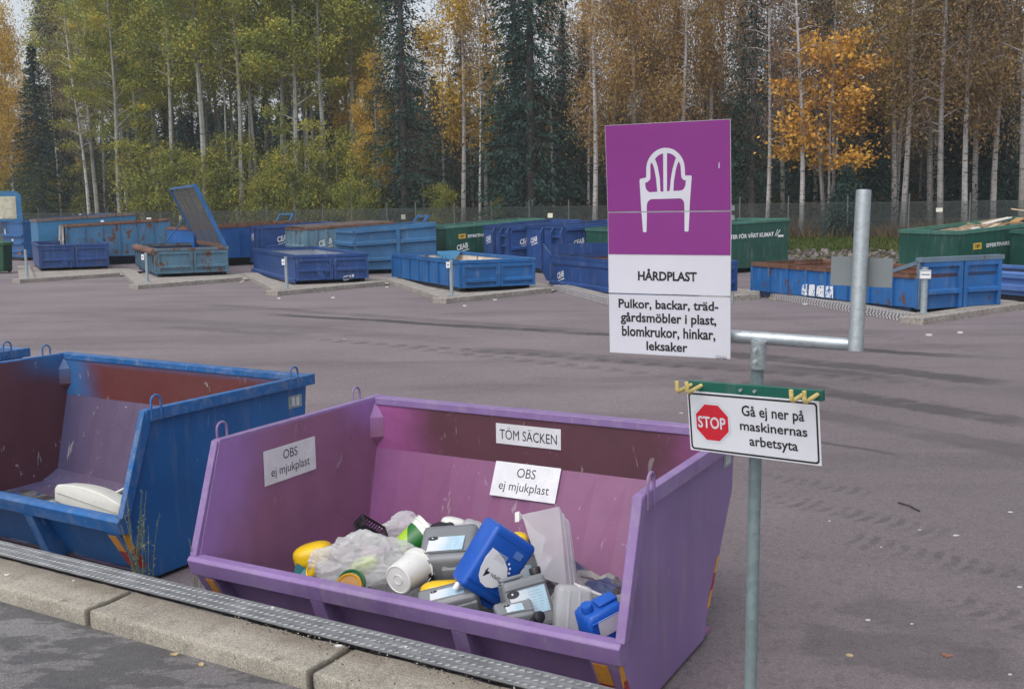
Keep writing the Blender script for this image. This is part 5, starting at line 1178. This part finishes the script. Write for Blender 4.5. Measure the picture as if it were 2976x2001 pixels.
# ------------------------------------------------------------------ weeds, litter and grit
STALK = leaf_shader('weed_green', ((0, (.12, .15, .08)), (.5, (.20, .24, .13)), (1, (.34, .34, .22))), nsc=8)
def weed(label, px, py, z0, h, n, seed):
    rr = random.Random(seed); p0 = atz(px, py, KERB_Z - .03); v = ray(px, py); p = CAMPOS + v * (p0 - CAMPOS).length; p = Vector((p.x, p.y, z0))
    root = thing('weed', label, 'weed', p, None); st = MB(); lv = []
    for k in range(n):
        a = rr.uniform(0, 6.28); b = Vector((.03*math.cos(a), .03*math.sin(a), 0)); ln = Vector((rr.uniform(-.10, .10), rr.uniform(-.06, .06), 0)); pts = [b + ln*(t**2) + Vector((0, 0, h*t*rr.uniform(.9, 1))) for t in (0, .25, .5, .75, 1)]
        k_ = rr.uniform(.75, 1); pts = [Vector((q.x, q.y, q.z*k_)) for q in pts]; st.tube(pts, [.003, .0026, .002, .0015, .001], 5)
        for i in range(34):
            t = rr.uniform(.25, 1); j = min(3, int(t*4)); q = pts[j].lerp(pts[j+1], t*4-j); a = rr.uniform(0, 6.28); l = rr.uniform(.012, .032)*(1.2 - .6*t); d = Vector((math.cos(a), math.sin(a), rr.uniform(.2, 1.2))).normalized()*l; s = d.cross(Vector((0, 0, 1))).normalized()*l*.16
            lv.append([q, q + d*.5 + s, q + d, q + d*.5 - s])
    st.build('stem', STALK, root, fix=False); obj('leaves', quads_mesh('leaves', np.array([[list(c) for c in q] for q in lv]), STALK), root)
weed('dry grey-green weed in front of the amber reflector of the blue skip', 378, 1640, .0, .76, 7, 1)
weed('thin tall weed right of the blue skip corner', 425, 1652, .0, .74, 6, 2)
weed('tiny weed sprig between the blue and lilac skips', 566, 1700, .0, .62, 3, 3)
def scrap(px, py, z, w, d, m, label, cat='litter', name='litter_scrap', grp='litter scraps on the ground', rot=0, hh=.006):
    p = atz(px, py, z); mb = MB(); rr = random.Random(int(px)); P_ = [((1 + rr.uniform(-.3, .3))*w/2*math.cos(a), (1 + rr.uniform(-.3, .3))*d/2*math.sin(a)) for a in np.linspace(0, 5.4, 7)]
    mb.prism(P_, 'z', .001, hh); o = mb.build(name, m); o.matrix_world = Matrix.Translation(p) @ Matrix.Rotation(rot, 4, 'Z'); return tag(o, label, cat, grp)
S_W = simple('paper_scrap', (.62, .61, .60), .6, var=.1); S_L = simple('leaf_ochre', (.48, .36, .19), .7, var=.3, sc=60); S_B = simple('leaf_brown', (.24, .11, .07), .7, var=.3, sc=60); S_G = simple('grey_scrap', (.36, .40, .42), .5)
KZp = KERB_Z
def strip():
    a, b = atz(681, 1781, KZp), atz(746, 1778, KZp); mb = MB(); mb.bar(a - a, b - a, .012, .004); o = mb.build('plastic_strip', S_G, bevel=.001); o.matrix_world = Matrix.Translation(a + Vector((0,0,.004))); tag(o, 'narrow grey-blue plastic strip on the kerb block', 'litter', 'litter scraps on the ground')
strip()
scrap(500, 1884, RAMP_Z, .022, .02, S_W, 'white crumb on the ramp at the foot of the long kerb block', hh=.016)
scrap(508, 1901, RAMP_Z, .035, .022, S_L, 'pale ochre leaf next to the white crumb on the ramp', 'leaf', 'fallen_leaf', 'fallen leaves on the ground')
scrap(585, 1931, RAMP_Z, .03, .026, S_L, 'pale ochre leaf lying alone on the ramp asphalt', 'leaf', 'fallen_leaf', 'fallen leaves on the ground')
scrap(984, 1877, KZp, .032, .02, S_W, 'white scrap at the joint of two kerb blocks')
scrap(216, 1654, KZp, .035, .016, S_W, 'white scrap beside the tread plate near the blue skip'); scrap(21, 1671, KZp, .03, .018, S_W, 'white scrap on the kerb at the far left')
scrap(214, 1688, KZp, .012, .012, S_W, 'tiny white crumb in the middle of the left kerb block'); scrap(793, 1766, KZp + .006, .016, .014, S_W, 'pale crumb on the tread plate in front of the lilac skip'); scrap(30, 1600, KZp, .05, .02, S_W, 'pale flake along the plate at the far left')
scrap(1180, 1880, KZp + .006, .014, .012, S_W, 'white crumb on the tread plate below the lip')
for (px_, py_, w_, lab) in ((2937, 1488, .05, 'white scrap on the yard at the right photo edge'), (2778, 1556, .055, 'white scrap beside the tyre track right of the sign'), (2963, 1706, .04, 'small white scrap low at the right photo edge'), (2523, 1802, .045, 'white scrap on the yard right of the pole'),
                       (2411, 1514, .03, 'tiny scrap on the yard above the lower tyre track'), (2672, 1540, .03, 'tiny scrap next to the dark stick'), (2560, 1590, .02, 'white speck between the tyre tracks'), (1980, 1200, .07, 'white scrap on the yard left of the stop notice'), (2650, 1813, .025, 'tiny white speck on the dark patch of asphalt'),
                       (1000, 985, .06, 'pale scrap in the open yard above the lilac skip'), (2935, 1960, .03, 'white scrap at the bottom right corner')): scrap(px_, py_, 0, w_*.7, w_*.3, S_W, lab)
scrap(2752, 1905, 0, .06, .04, S_B, 'brown leaf on the asphalt at lower right', 'leaf', 'fallen_leaf', 'fallen leaves on the ground'); scrap(2470, 1905, 0, .04, .03, S_L, 'faded leaf on the asphalt below the pole scrap', 'leaf', 'fallen_leaf', 'fallen leaves on the ground')
a, b = atz(2610, 1462, 0), atz(2672, 1487, 0); mb = MB(); mb.tube([Vector((0,0,.008)), (b-a)*.5 + Vector((.01,.02,.012)), b-a + Vector((0,0,.008))], .006, 6); o = mb.build('stick', simple('dark_stick', (.04, .03, .025), .8)); o.matrix_world = Matrix.Translation(a); tag(o, 'dark thin stick lying on the asphalt between the tyre tracks', 'stick')
for k, (px_, py_) in enumerate(((700, 820), (812, 868), (1125, 835), (1350, 890), (1385, 872), (968, 866), (706, 817), (2240, 867), (2250, 872), (1440, 872), (2340, 885), (2700, 975), (2790, 968))):
    nm = ['left of the third bay', 'at the corner of the third bay', 'left of the bright blue container', 'under the bright blue container corner', 'right of the bright blue container corner', 'in front of the deep blue container', 'at the joint of the second bay', 'in the inner corner of the right bay', 'beside the inner corner of the right bay', 'below the right kerb of the fourth bay', 'in front of the checker plate', 'below the rightmost kerb corner', 'right of the rightmost kerb corner'][k]
    scrap(px_, py_, 0, .09, .05, S_W if k not in (7, 8) else S_L, 'pale scrap on the asphalt ' + nm, hh=.03)
g = random.Random(9); mb = MB()
for i in range(900):
    a = g.uniform(-3.4, 1.2); n_ = 3.275 - abs(g.gauss(0, .035)) if g.random() < .72 else g.uniform(3.0, 3.45); r_ = g.uniform(.0012, .0045); z = KERB_Z + (.0075 if n_ > 3.285 else .001)
    p = kp(a, n_, z); mb.add([p + Vector((r_, 0, 0)), p + Vector((-r_, r_*.6, 0)), p + Vector((-r_*.4, -r_, 0)), p + Vector((0, 0, r_*1.2))], [(0,1,3), (1,2,3), (2,0,3)], g.choice((0, 0, 0, 1)))
tag(mb.build('grit', [simple('dark_grit', (.035, .03, .026), .9, var=.4), simple('pale_grit', (.42, .40, .36), .9, var=.3)], fix=False), 'dark grit and crumbs along the tread plate', 'grit', kind='stuff')

# ------------------------------------------------------------------ the wood behind the fence
def rot_quads(g, C, w, l, updir=None, spread=1.0):
    """quads of random orientation at centres C; updir biases the long axis"""
    n = len(C); d = g.normal(0, 1, (n, 3)) * spread
    if updir is not None: d = d + updir
    d /= np.linalg.norm(d, axis=1)[:, None] + 1e-9
    s = np.cross(d, g.normal(0, 1, (n, 3))); s /= np.linalg.norm(s, axis=1)[:, None] + 1e-9
    w = (w * g.uniform(.6, 1.3, n))[:, None]; l = (l * g.uniform(.6, 1.3, n))[:, None]
    return np.stack([C - d*l/2 - s*w*.35, C - d*l*.1 + s*w/2*1.0, C + d*l/2 + s*w*.2, C + d*l*.05 - s*w/2], 1)
def bark_mat(name, a, b, marks=True, msc=1.0):
    m = NT(name); o = m.obj(); n = m.noise(2.2, 4, .6, m.mapv(o, (1, 1, .6))); col = m.mix(m.step(n, .35, .7), a, mul(a, .7))
    if marks:
        k = m.noise(3.0*msc, 4, .6, m.mapv(o, (1.0, 1.0, 5.0)), .8); col = m.mix(m.step(k, .56, .62), col, b)
        z = m.sep(o)[2]; col = m.mix(m.step(m.math('ADD', z, m.math('MULTIPLY', m.noise(6, 4), 2.0)), 1.2, 3.0, .75, 0), col, b)
    m.P('Base Color', col); m.P('Roughness', .85); return m.m
BIRCH = bark_mat('birch_bark', (.48, .46, .45), (.075, .065, .062)); ASPEN = bark_mat('aspen_bark', (.33, .33, .30), (.13, .13, .115), True, .6); DARKB = bark_mat('dark_bark', (.085, .07, .065), (.04, .035, .03), False); GREYB = bark_mat('grey_bark', (.30, .285, .275), (.12, .11, .10), True, .7)
L_ASPEN = leaf_shader('aspen_leaves', ((0, (0.127, 0.169, 0.055)), (.35, (0.231, 0.275, 0.071)), (.62, (0.372, 0.371, 0.078)), (.85, (0.596, 0.464, 0.078)), (1, (0.745, 0.498, 0.078))), nsc=.33)
L_GOLD = leaf_shader('golden_leaves', ((0, (.27, .165, .03)), (.4, (.48, .31, .055)), (.75, (.63, .43, .085)), (1, (.70, .51, .13))), nsc=.45)
L_ORANGE = leaf_shader('copper_leaves', ((0, (.20, .125, .055)), (.4, (.36, .225, .085)), (.75, (.49, .315, .11)), (1, (.54, .38, .15))), nsc=.45)
L_BROWN = leaf_shader('brown_leaves', ((0, (.10, .07, .048)), (.5, (.21, .14, .075)), (.85, (.32, .21, .10)), (1, (.36, .27, .15))), nsc=.5)
L_OLIVE = leaf_shader('olive_leaves', ((0, (0.161, 0.121, 0.046)), (.5, (0.310, 0.218, 0.069)), (.85, (0.425, 0.287, 0.086)), (1, (0.483, 0.345, 0.115))), nsc=.45)
L_MAPLE = leaf_shader('maple_leaves', ((0, (.38, .17, .03)), (.5, (.62, .33, .06)), (.85, (.78, .46, .09)), (1, (.80, .54, .13))), nsc=.7)
L_SHRUB = leaf_shader('shrub_leaves', ((0, (0.096, 0.139, 0.044)), (.4, (0.192, 0.227, 0.048)), (.75, (0.354, 0.321, 0.060)), (1, (0.546, 0.381, 0.077))), nsc=.5)
L_FIR = leaf_shader('spruce_needles', ((0, (0.015, 0.036, 0.032)), (.5, (0.026, 0.057, 0.048)), (1, (0.048, 0.090, 0.069))), .7, .08, .5)
L_TWIG = leaf_shader('birch_twigs', ((0, (.10, .075, .07)), (1, (.19, .145, .135))), .8, 0)

def broadleaf(seed, h, cb, rad, leaves, leaf, tr, bark, lm, clump=.55, nl=18, droop=.0, fork=1, lean=.0, twigs=0, prof='oval', flat=.7, sub=4, hang=0):
    g = np.random.default_rng(seed); rr = random.Random(seed); mb = MB(); tips = []
    for k in range(fork):
        a = 6.28*k/fork + rr.uniform(0, 1); off = Vector((math.cos(a), math.sin(a), 0)) * (.22*(fork > 1)); ph = rr.uniform(0, 6)
        P = [Vector((lean*max(0.0, z/h)**1.3*h + .10*math.sin(z*.35 + ph), .10*math.cos(z*.29 + ph), z)) + off*(1 + 3.0*(z/h)) for z in np.linspace(-.3, h*.97, 12)]
        mb.tube(P, [tr*(1 - .86*(i/11)) * (1.25 if i == 0 else 1) * (.75 if fork > 1 else 1) for i in range(12)], 7)
        for i in range(nl // fork):
            t = cb + (1 - cb)*((i + rr.random())/(nl/fork)); z = h*min(.96, t); j = min(10, int(z/h/.97*11)); b = P[j].lerp(P[j+1], min(1, max(0, z/h/.97*11 - j)))
            u = (t - cb)/(1 - cb); pr = {'oval': math.sin(math.pi*(.14 + .80*u))**.7, 'cone': (1 - u)**.75 + .06, 'drop': math.sin(math.pi*(.25 + .7*u))**.9}[prof]
            l = rad*pr*rr.uniform(.65, 1.15); a = rr.uniform(0, 6.28); el = rr.uniform(.25, .75); d = Vector((math.cos(a), math.sin(a), el))
            q1 = b + d*l*.5; q2 = b + Vector((d.x*l, d.y*l, el*l*.8 - droop*l)); r0 = tr*.30*(1 - .6*u)
            mb.tube([b, q1, q2], [r0, r0*.6, r0*.2], 5); tips += [(q1.lerp(q2, s), l) for s in ([.3, .7, 1.0, 1.12][:sub])]
    tips = tips or [(Vector((0, 0, h)), 1)]
    w = np.array([max(.25, l/rad) for _, l in tips]); w /= w.sum(); T = np.array([list(p) for p, _ in tips]); idx = g.choice(len(T), leaves, p=w)
    sg = clump * g.uniform(.55, 1.25, len(T))[idx][:, None]; C = T[idx] + g.normal(0, 1, (leaves, 3)) * sg * np.array([1, 1, flat])
    if droop: C[:, 2] -= np.abs(g.normal(0, 1, leaves)) * droop * .9
    V = rot_quads(g, C, leaf*(.62 if hang else .8), leaf*(1.5 if hang else 1), np.array([[0, 0, -1.3]]) if hang else None)
    mt = mb.build('trunk', bark, fix=False).data; tw = None
    if twigs:
        i2 = g.choice(len(T), twigs); C2 = T[i2] + g.normal(0, 1, (twigs, 3)) * clump * np.array([1, 1, 1.1]); up = np.zeros((twigs, 3)); up[:, 2] = 1.2 if droop <= .2 else -1.5; up[:, :2] = (C2 - T[i2])[:, :2]*.8
        V2 = rot_quads(g, C2, .022, .75, up, .5); mc = quads_mesh('crown', np.concatenate([V, V2]), [lm, L_TWIG]); mi = np.zeros(len(V) + len(V2), np.int32); mi[len(V):] = 1; mc.polygons.foreach_set('material_index', mi)
        return mt, mc, None
    return mt, quads_mesh('crown', V, lm), None
def spruce(seed, h, rad, n_per=9, dens=1.0, cb=.06, q=.42, ragged=.25):
    g = np.random.default_rng(seed); rr = random.Random(seed); mb = MB()
    mb.tube([Vector((0, 0, z)) for z in (-.3, h*.3, h*.7, h)], [.012*h, .0095*h, .005*h, .01], 7)
    cs = []; ds = []; z = cb*h
    while z < h*.985:
        u = z/h; r0 = rad*((1 - u)**.82 + .015)*(1 if u > .18 else .72 + 1.5*u); nb = max(5, int(11*dens*(1 - .3*u)))
        for k in range(nb):
            a = rr.uniform(0, 6.28); r = r0*rr.uniform(1 - ragged*1.6, 1 + ragged*.5); dr = rr.uniform(.12, .62) - .35*max(0, u-.6); z_j = rr.gauss(0, .22); c_, s_ = math.cos(a), math.sin(a)
            m_ = max(3, int(n_per*(.45 + .55*(1 - u))))
            for i in range(m_):
                t = (i + rr.random())/m_*.92 + .10; zz = z - dr*r*t + .10*r*t*t + z_j
                cs.append((c_*r*t + rr.gauss(0, .10), s_*r*t + rr.gauss(0, .10), zz + rr.gauss(0, .08))); ds.append((c_*1.1 + rr.gauss(0, .5), s_*1.1 + rr.gauss(0, .5), -.75 + rr.gauss(0, .3)))
        z += h*.0165*(1.15 - .35*u)/dens**.5
    C = np.array(cs); D = np.array(ds); V = rot_quads(g, C, q*.42, q*1.3, D*1.5, .55)
    return mb.build('trunk', DARKB, fix=False).data, quads_mesh('crown', V, L_FIR), None
def drop_proto():
    for o in list(COL.objects):
        if o.type == 'MESH' and o.parent is None and o.name.split('.')[0] == 'trunk': bpy.data.objects.remove(o)
K = {}
K['aspen'] = [broadleaf(11, 23, .43, 3.0, 19000, .155, .23, ASPEN, L_ASPEN, .62, 44, twigs=300, flat=1.05), broadleaf(12, 22, .46, 2.7, 16000, .155, .20, ASPEN, L_ASPEN, .62, 40, twigs=300, flat=1.05), broadleaf(13, 22, .28, 3.2, 15000, .155, .22, ASPEN, L_ASPEN, .5, 30, flat=.5)]
K['gold'] = [broadleaf(21, 17, .30, 1.9, 12500, .13, .15, BIRCH, L_GOLD, .42, 24, .45, prof='oval', flat=1.3, hang=1), broadleaf(22, 18, .26, 1.7, 11500, .13, .14, BIRCH, L_GOLD, .42, 24, .4, prof='oval', flat=1.3, hang=1)]
K['copper'] = [broadleaf(31, 17, .32, 2.0, 10000, .11, .15, BIRCH, L_ORANGE, .5, 24, .5, twigs=800, flat=1.5, hang=1), broadleaf(32, 17, .42, 1.8, 8500, .11, .15, BIRCH, L_ORANGE, .5, 22, .5, twigs=800, flat=1.5, hang=1), broadleaf(33, 16, .36, 2.1, 7000, .11, .14, BIRCH, L_ORANGE, .55, 22, .45, twigs=1000, flat=1.5, hang=1)]
K['olive'] = [broadleaf(41, 16, .36, 2.3, 10500, .11, .16, BIRCH, L_OLIVE, .52, 24, .45, twigs=700, flat=1.4, hang=1), broadleaf(42, 16, .40, 2.1, 9500, .11, .15, BIRCH, L_OLIVE, .52, 24, .45, twigs=700, flat=1.4, hang=1)]
K['bare'] = [broadleaf(51, 18, .30, 1.5, 1800, .11, .15, BIRCH, L_BROWN, .6, 26, .15, lean=.045, twigs=1500, flat=1.2), broadleaf(52, 17, .28, 1.5, 1500, .11, .12, BIRCH, L_BROWN, .6, 28, .1, twigs=1700, flat=1.2)]
K['brown'] = [broadleaf(61, 17, .26, 2.1, 6000, .13, .15, GREYB, L_BROWN, .6, 26, .3, twigs=900, flat=1.3), broadleaf(62, 16, .24, 2.2, 6000, .13, .15, GREYB, L_BROWN, .6, 26, .3, twigs=900, flat=1.3)]
K['maple'] = [broadleaf(71, 8.6, .30, 1.75, 5600, .17, .10, GREYB, L_MAPLE, .46, 36, .0, fork=4, prof='drop', flat=.55)]
K['spruce'] = [spruce(81, 24, 3.1, 24, 1.3, .04, .21, .17), spruce(82, 23, 4.0, 28, 1.35, .03, .22, .17), spruce(83, 22, 3.0, 20, 1.1, .10, .21, .3)]
K['fir'] = [spruce(91, 3.2, 1.9, 12, 1.6, .01, .16), spruce(92, 7, 1.9, 12, 1.3, .02, .20)]
K['shrub'] = [broadleaf(101, 5.4, .06, 1.5, 7000, .13, .06, GREYB, L_SHRUB, .36, 30, .0, fork=4, prof='drop', flat=.9), broadleaf(102, 4.6, .04, 1.4, 6000, .13, .05, GREYB, L_SHRUB, .36, 26, .0, fork=5, prof='drop', flat=.9)]
K['pole'] = [broadleaf(111, 17, .60, 1.0, 900, .13, .11, BIRCH, L_BROWN, .45, 14, .2, twigs=400), broadleaf(112, 18, .55, 1.1, 1000, .13, .15, ASPEN, L_BROWN, .45, 14, .2, twigs=400)]
drop_proto()
LEAFNAME = {'aspen': 'aspen_tree', 'gold': 'birch_tree', 'copper': 'birch_tree', 'olive': 'birch_tree', 'bare': 'birch_tree', 'brown': 'deciduous_tree', 'maple': 'maple_tree', 'spruce': 'spruce_tree', 'fir': 'young_spruce', 'shrub': 'shrub', 'pole': 'birch_tree'}
def tree(kind, var, xd, t, sc=1.0, rot=0.0, label=None, group=None, wx=1.0):
    k = (xd*1.27616 - CX)/F_PX; y = (57 + 1.162*t)/(1 + .592*k); p = Vector((k*y, y, ground_z(k*y, y) - .05))
    M = Matrix.Translation(p) @ Matrix.Rotation(rot, 4, 'Z') @ Matrix.Diagonal((sc*wx, sc*wx, sc, 1))
    root = thing(LEAFNAME[kind], label, 'shrub' if kind == 'shrub' else 'tree', M, group); mt, mc, tw = K[kind][var]
    obj('trunk' if kind != 'shrub' else 'stems', mt, root); obj('crown', mc, root)
    if tw: obj('twigs', tw, root)
    return root
rt_ = random.Random(77)
# trees one can tell apart, by the place they stand along the fence
NAMED = [
 ('gold', 0, 12, 2, 1.05, 'golden birch at the left edge of the photo'), ('gold', 1, 48, 9, 1.1, 'golden birch crown left of the first dark spruce'),
 ('spruce', 1, 112, 4, .64, 'broad dark spruce with its tip below the photo top, first from the left'), ('spruce', 0, 158, 14, 1.2, 'tall thin dark spruce behind the broad first spruce'),
 ('bare', 0, 214, 1.5, 1.0, 'leaning bare birch with white bark between the first spruce and the yellow-green aspen'), ('aspen', 2, 288, 2, .92, 'aspen with tiered yellow-green branches low on its pale trunk'),
 ('aspen', 2, 232, 6, .95, 'yellow-green aspen crown above the leaning bare birch'), ('aspen', 2, 335, 5, .9, 'yellow-green aspen between the tiered aspen and the slim trunk'),
 ('aspen', 1, 372, 7, .95, 'slim aspen trunk right of the tiered aspen'), ('aspen', 1, 412, 3, .98, 'aspen with a straight grey trunk above the raised mesh flap'),
 ('aspen', 0, 478, 1.5, 1.1, 'tallest thick-stemmed aspen standing right of the raised mesh flap'), ('pole', 0, 530, 4, 1.0, 'thin white birch stem right of the tallest aspen'),
 ('aspen', 1, 563, 2.5, 1.0, 'aspen with a bare straight trunk behind the yellow-green shrubs'), ('pole', 1, 586, 6, 1.0, 'slender grey stem just right of the straight bare aspen'),
 ('aspen', 0, 660, 5, .98, 'aspen with dark trunk in the middle of the green crowns'), ('aspen', 2, 692, 3, 1.0, 'aspen with low yellow-tinged branches left of centre'),
 ('pole', 0, 718, 6, 1.0, 'thin pale stem between the middle aspens'), ('aspen', 1, 750, 4, 1.0, 'aspen with a thick trunk left of the first tall middle spruce'), ('aspen', 0, 815, 7, 1.0, 'green aspen closing the aspen stand on its right'),
 ('gold', 1, 868, 3, .62, 'short orange-gold birch at the left foot of the middle spruce'), ('gold', 0, 835, 9, .9, 'golden birch crown behind the last aspen'),
 ('spruce', 0, 930, 3, 1.0, 'tall dark spruce in the middle, left of the bright golden birch'), ('gold', 0, 1062, 5, 1.12, 'bright golden birch between the two tall middle spruces'), ('pole', 0, 1101, 2, .8, 'white birch stem at the left foot of the widest spruce'),
 ('spruce', 1, 1215, 2.5, 1.08, 'widest tall dark spruce left of the purple sign'), ('spruce', 2, 1180, 10, 1.05, 'ragged spruce behind the left side of the widest spruce'),
 ('copper', 0, 1356, 1.5, 1.0, 'copper birch with white trunk close left of the purple sign'), ('copper', 1, 1442, 4, 1.0, 'copper birch rising behind the left corner of the purple sign'), ('copper', 2, 1478, 7, 1.05, 'thin copper birch above the purple sign'),
 ('copper', 0, 1556, 5, 1.0, 'copper birch with hanging twigs above the middle of the sign'), ('copper', 1, 1622, 8, 1.05, 'copper birch above the right edge of the sign'),
 ('spruce', 2, 1712, 6, .86, 'dark ragged spruce right of the purple sign'), ('bare', 1, 1746, 1.5, .95, 'bare slim birch with lilac-brown twigs right of the sign'), ('spruce', 0, 1870, 12, 1.05, 'dark spruce behind the orange maple'),
 ('bare', 0, 1826, .4, .85, 'white flaking birch standing at the fence in front of the maple'), ('maple', 0, 1880, 2, 1.12, 'bright orange maple with several thin stems'), ('fir', 1, 1985, 5, .9, 'young dark green spruce between the maple and the birch clump'),
 ('fir', 0, 1925, .7, .95, 'low dark spruce bush behind the fence, left of the upright pipe'), ('olive', 0, 2030, 5, 1.0, 'left stem of the birch clump right of the upright pipe'), ('olive', 1, 2058, 4, 1.05, 'right stem of the birch clump right of the upright pipe'),
 ('pole', 0, 2044, 5.5, .9, 'thin middle stem of the birch clump right of the upright pipe'), ('brown', 0, 2136, 1.5, 1.0, 'thick grey-stemmed tree left of the heap of scrap wood'), ('olive', 0, 2112, 7, 1.05, 'yellow-brown birch behind the thick grey-stemmed tree'),
 ('olive', 1, 2192, 3, 1.0, 'birch above the heap of scrap wood'), ('copper', 2, 2215, 6, 1.1, 'copper birch behind the scrap wood heap'), ('copper', 0, 2262, 5, 1.0, 'copper birch near the right edge of the photo'), ('brown', 1, 2318, 2, 1.05, 'brown tree at the right edge of the photo'),
 ('fir', 1, 2170, 8, 1.1, 'green young spruce behind the birches over the scrap wood'), ('fir', 1, 2255, 7, 1.2, 'green young spruce near the right edge of the photo')]
for i, (kd, v, xd, t, sc, lab) in enumerate(NAMED): tree(kd, v, xd, t, sc, rt_.uniform(0, 6.28) if kd not in ('bare',) else (0.0 if v else 3.14), lab, 'trees along the fence', 1.35 if xd == 112 else 1.0)
SHR = [(352, 3), (395, 2), (440, 4), (486, 1.5), (535, 2.5), (575, 4), (612, 1.5), (655, 3), (690, 1.5), (735, 2.5), (775, 4), (815, 1.5), (852, 3), (1140, 2), (1012, 3), (900, 4)]
SHL = ['leftmost shrub beside the raised mesh flap', 'shrub directly behind the raised mesh flap', 'shrub right of the raised mesh flap', 'shrub at the foot of the tallest aspen', 'shrub below the thin white stem', 'shrub at the foot of the straight bare aspen', 'shrub above the grey-blue container',
       'tall shrub under the middle aspens', 'shrub at the foot of the low-branched aspen', 'shrub below the thin pale stem', 'shrub at the foot of the thick-trunked aspen', 'shrub right of the thick-trunked aspen', 'last shrub left of the middle spruce', 'shrub at the left foot of the widest spruce', 'shrub between the two tall middle spruces', 'shrub in front of the tall middle spruce']
for i, ((xd, t), lab) in enumerate(zip(SHR, SHL)): tree('shrub', i % 2, xd, t, rt_.uniform(.7, 1.3) * (.6 if i > 12 else 1), rt_.uniform(0, 6), 'yellow-green ' + lab, 'yellow-green shrubs behind the fence', rt_.uniform(.8, 1.1))
# second row, half hidden: nothing tells these apart
for i in range(36):
    xd = -40 + i*69 + rt_.uniform(-25, 25); kd, v = rt_.choice((('spruce', 0), ('spruce', 2), ('spruce', 1), ('brown', 0))); kd = 'spruce' if xd < 900 else kd
    if kd == 'spruce': tree('spruce', v, xd, rt_.uniform(10, 26), rt_.uniform(.42, .68), rt_.uniform(0, 6), 'dark spruce deep in the wood, half hidden behind nearer trees', 'half-hidden dark spruces in the wood')
    else: tree('brown', v, xd, rt_.uniform(10, 20), rt_.uniform(.55, .75), rt_.uniform(0, 6), 'brown half-bare tree deep in the wood behind nearer trees', 'half-hidden brown trees in the wood')
for i in range(18):
    xd = -20 + i*136 + rt_.uniform(-30, 30)
    if xd > 900: tree('brown', i % 2, xd, rt_.uniform(9, 18), rt_.uniform(.6, .85), rt_.uniform(0, 6), 'brown half-bare tree deep in the wood behind nearer trees', 'half-hidden brown trees in the wood')
    else: tree('shrub', i % 2, xd, rt_.uniform(8, 16), rt_.uniform(1.0, 1.5), rt_.uniform(0, 6), 'green bush deep in the wood between the trunks', 'half-hidden bushes in the wood')
for i in range(28):
    xd = -30 + i*87 + rt_.uniform(-20, 20); tree('pole', i % 2, xd, rt_.uniform(5, 18), rt_.uniform(.75, 1.0), rt_.uniform(0, 6), 'thin bare stem deep between the trees of the wood', 'thin stems in the wood')
for i in range(16):
    xd = 150 + i*46 + rt_.uniform(-20, 20); tree('aspen', i % 2, xd, rt_.uniform(8, 18), rt_.uniform(.85, 1.05), rt_.uniform(0, 6), 'green aspen deep in the wood, its crown filling the canopy behind nearer trees', 'half-hidden aspens in the wood')
for i in range(9):
    xd = 1290 + i*117 + rt_.uniform(-20, 20); tree(('copper', 'olive')[i % 2], (0, 1)[i % 2], xd, rt_.uniform(8, 16), rt_.uniform(.9, 1.1), rt_.uniform(0, 6), 'autumn birch deep in the wood behind nearer trees', 'half-hidden birches in the wood')
# the far wood closing the view, too dense to count
def far_wood():
    g = np.random.default_rng(5); me = spruce(301, 12, 2.4, 8, .9, .02, .50)[1]; n = len(me.vertices); co_ = np.empty(n*3, np.float32); me.vertices.foreach_get('co', co_); B = co_.reshape(-1, 4, 3); out = []
    for i in range(620):
        s = g.uniform(28, 75); k = g.uniform(-.62, .05) if i % 5 < 3 else g.uniform(-.1, .62); y = (57 + 1.162*s)/(1 + .592*k); sc = g.uniform(.75, 1.25) * (1 if s > 40 else .78) * (1 if k < -.05 else .86); a = g.uniform(0, 6.28); c_, s_ = math.cos(a), math.sin(a)
        Q = B*sc; X = Q[..., 0]*c_ - Q[..., 1]*s_ + k*y; Y = Q[..., 0]*s_ + Q[..., 1]*c_ + y; out.append(np.stack([X, Y, Q[..., 2] + ground_z(k*y, y)], -1))
    drop_proto(); tag(obj('far_wood', quads_mesh('far_wood', np.concatenate(out), L_FIR)), 'dark mass of the far wood behind the trees', 'wood', kind='stuff')
    # low undergrowth filling the floor between the stems
    C = []; 
    for i in range(420):
        s = g.uniform(5, 34); k = g.uniform(-.56, .56); y = (57 + 1.162*s)/(1 + .592*k); c = np.array([k*y, y, ground_z(k*y, y)]); n_ = 90
        C.append(c + g.normal(0, 1, (n_, 3))*np.array([.8, .8, .45]) + np.array([0, 0, .7]))
    C = np.concatenate(C); tag(obj('undergrowth', quads_mesh('undergrowth', rot_quads(g, C, .16, .26), leaf_shader('undergrowth_leaves', ((0, (.025, .03, .014)), (.6, (.06, .055, .022)), (1, (.13, .08, .03))), nsc=.3))), 'low brown-green undergrowth between the stems of the wood', 'undergrowth', kind='stuff')
far_wood()

# thin autumn air over the whole place
def haze():
    mb = MB(); mb.box(-290, 290, -190, 480, -1.2, 40); m = bpy.data.materials.new('air'); m.use_nodes = True; t = m.node_tree; t.nodes.clear()
    v = t.nodes.new('ShaderNodeVolumePrincipled'); v.inputs['Color'].default_value = (.93, .95, 1, 1); v.inputs['Density'].default_value = .0006
    t.links.new(v.outputs[0], t.nodes.new('ShaderNodeOutputMaterial').inputs['Volume']); tag(mb.build('haze', m), 'thin autumn haze', 'haze', kind='stuff')
haze()
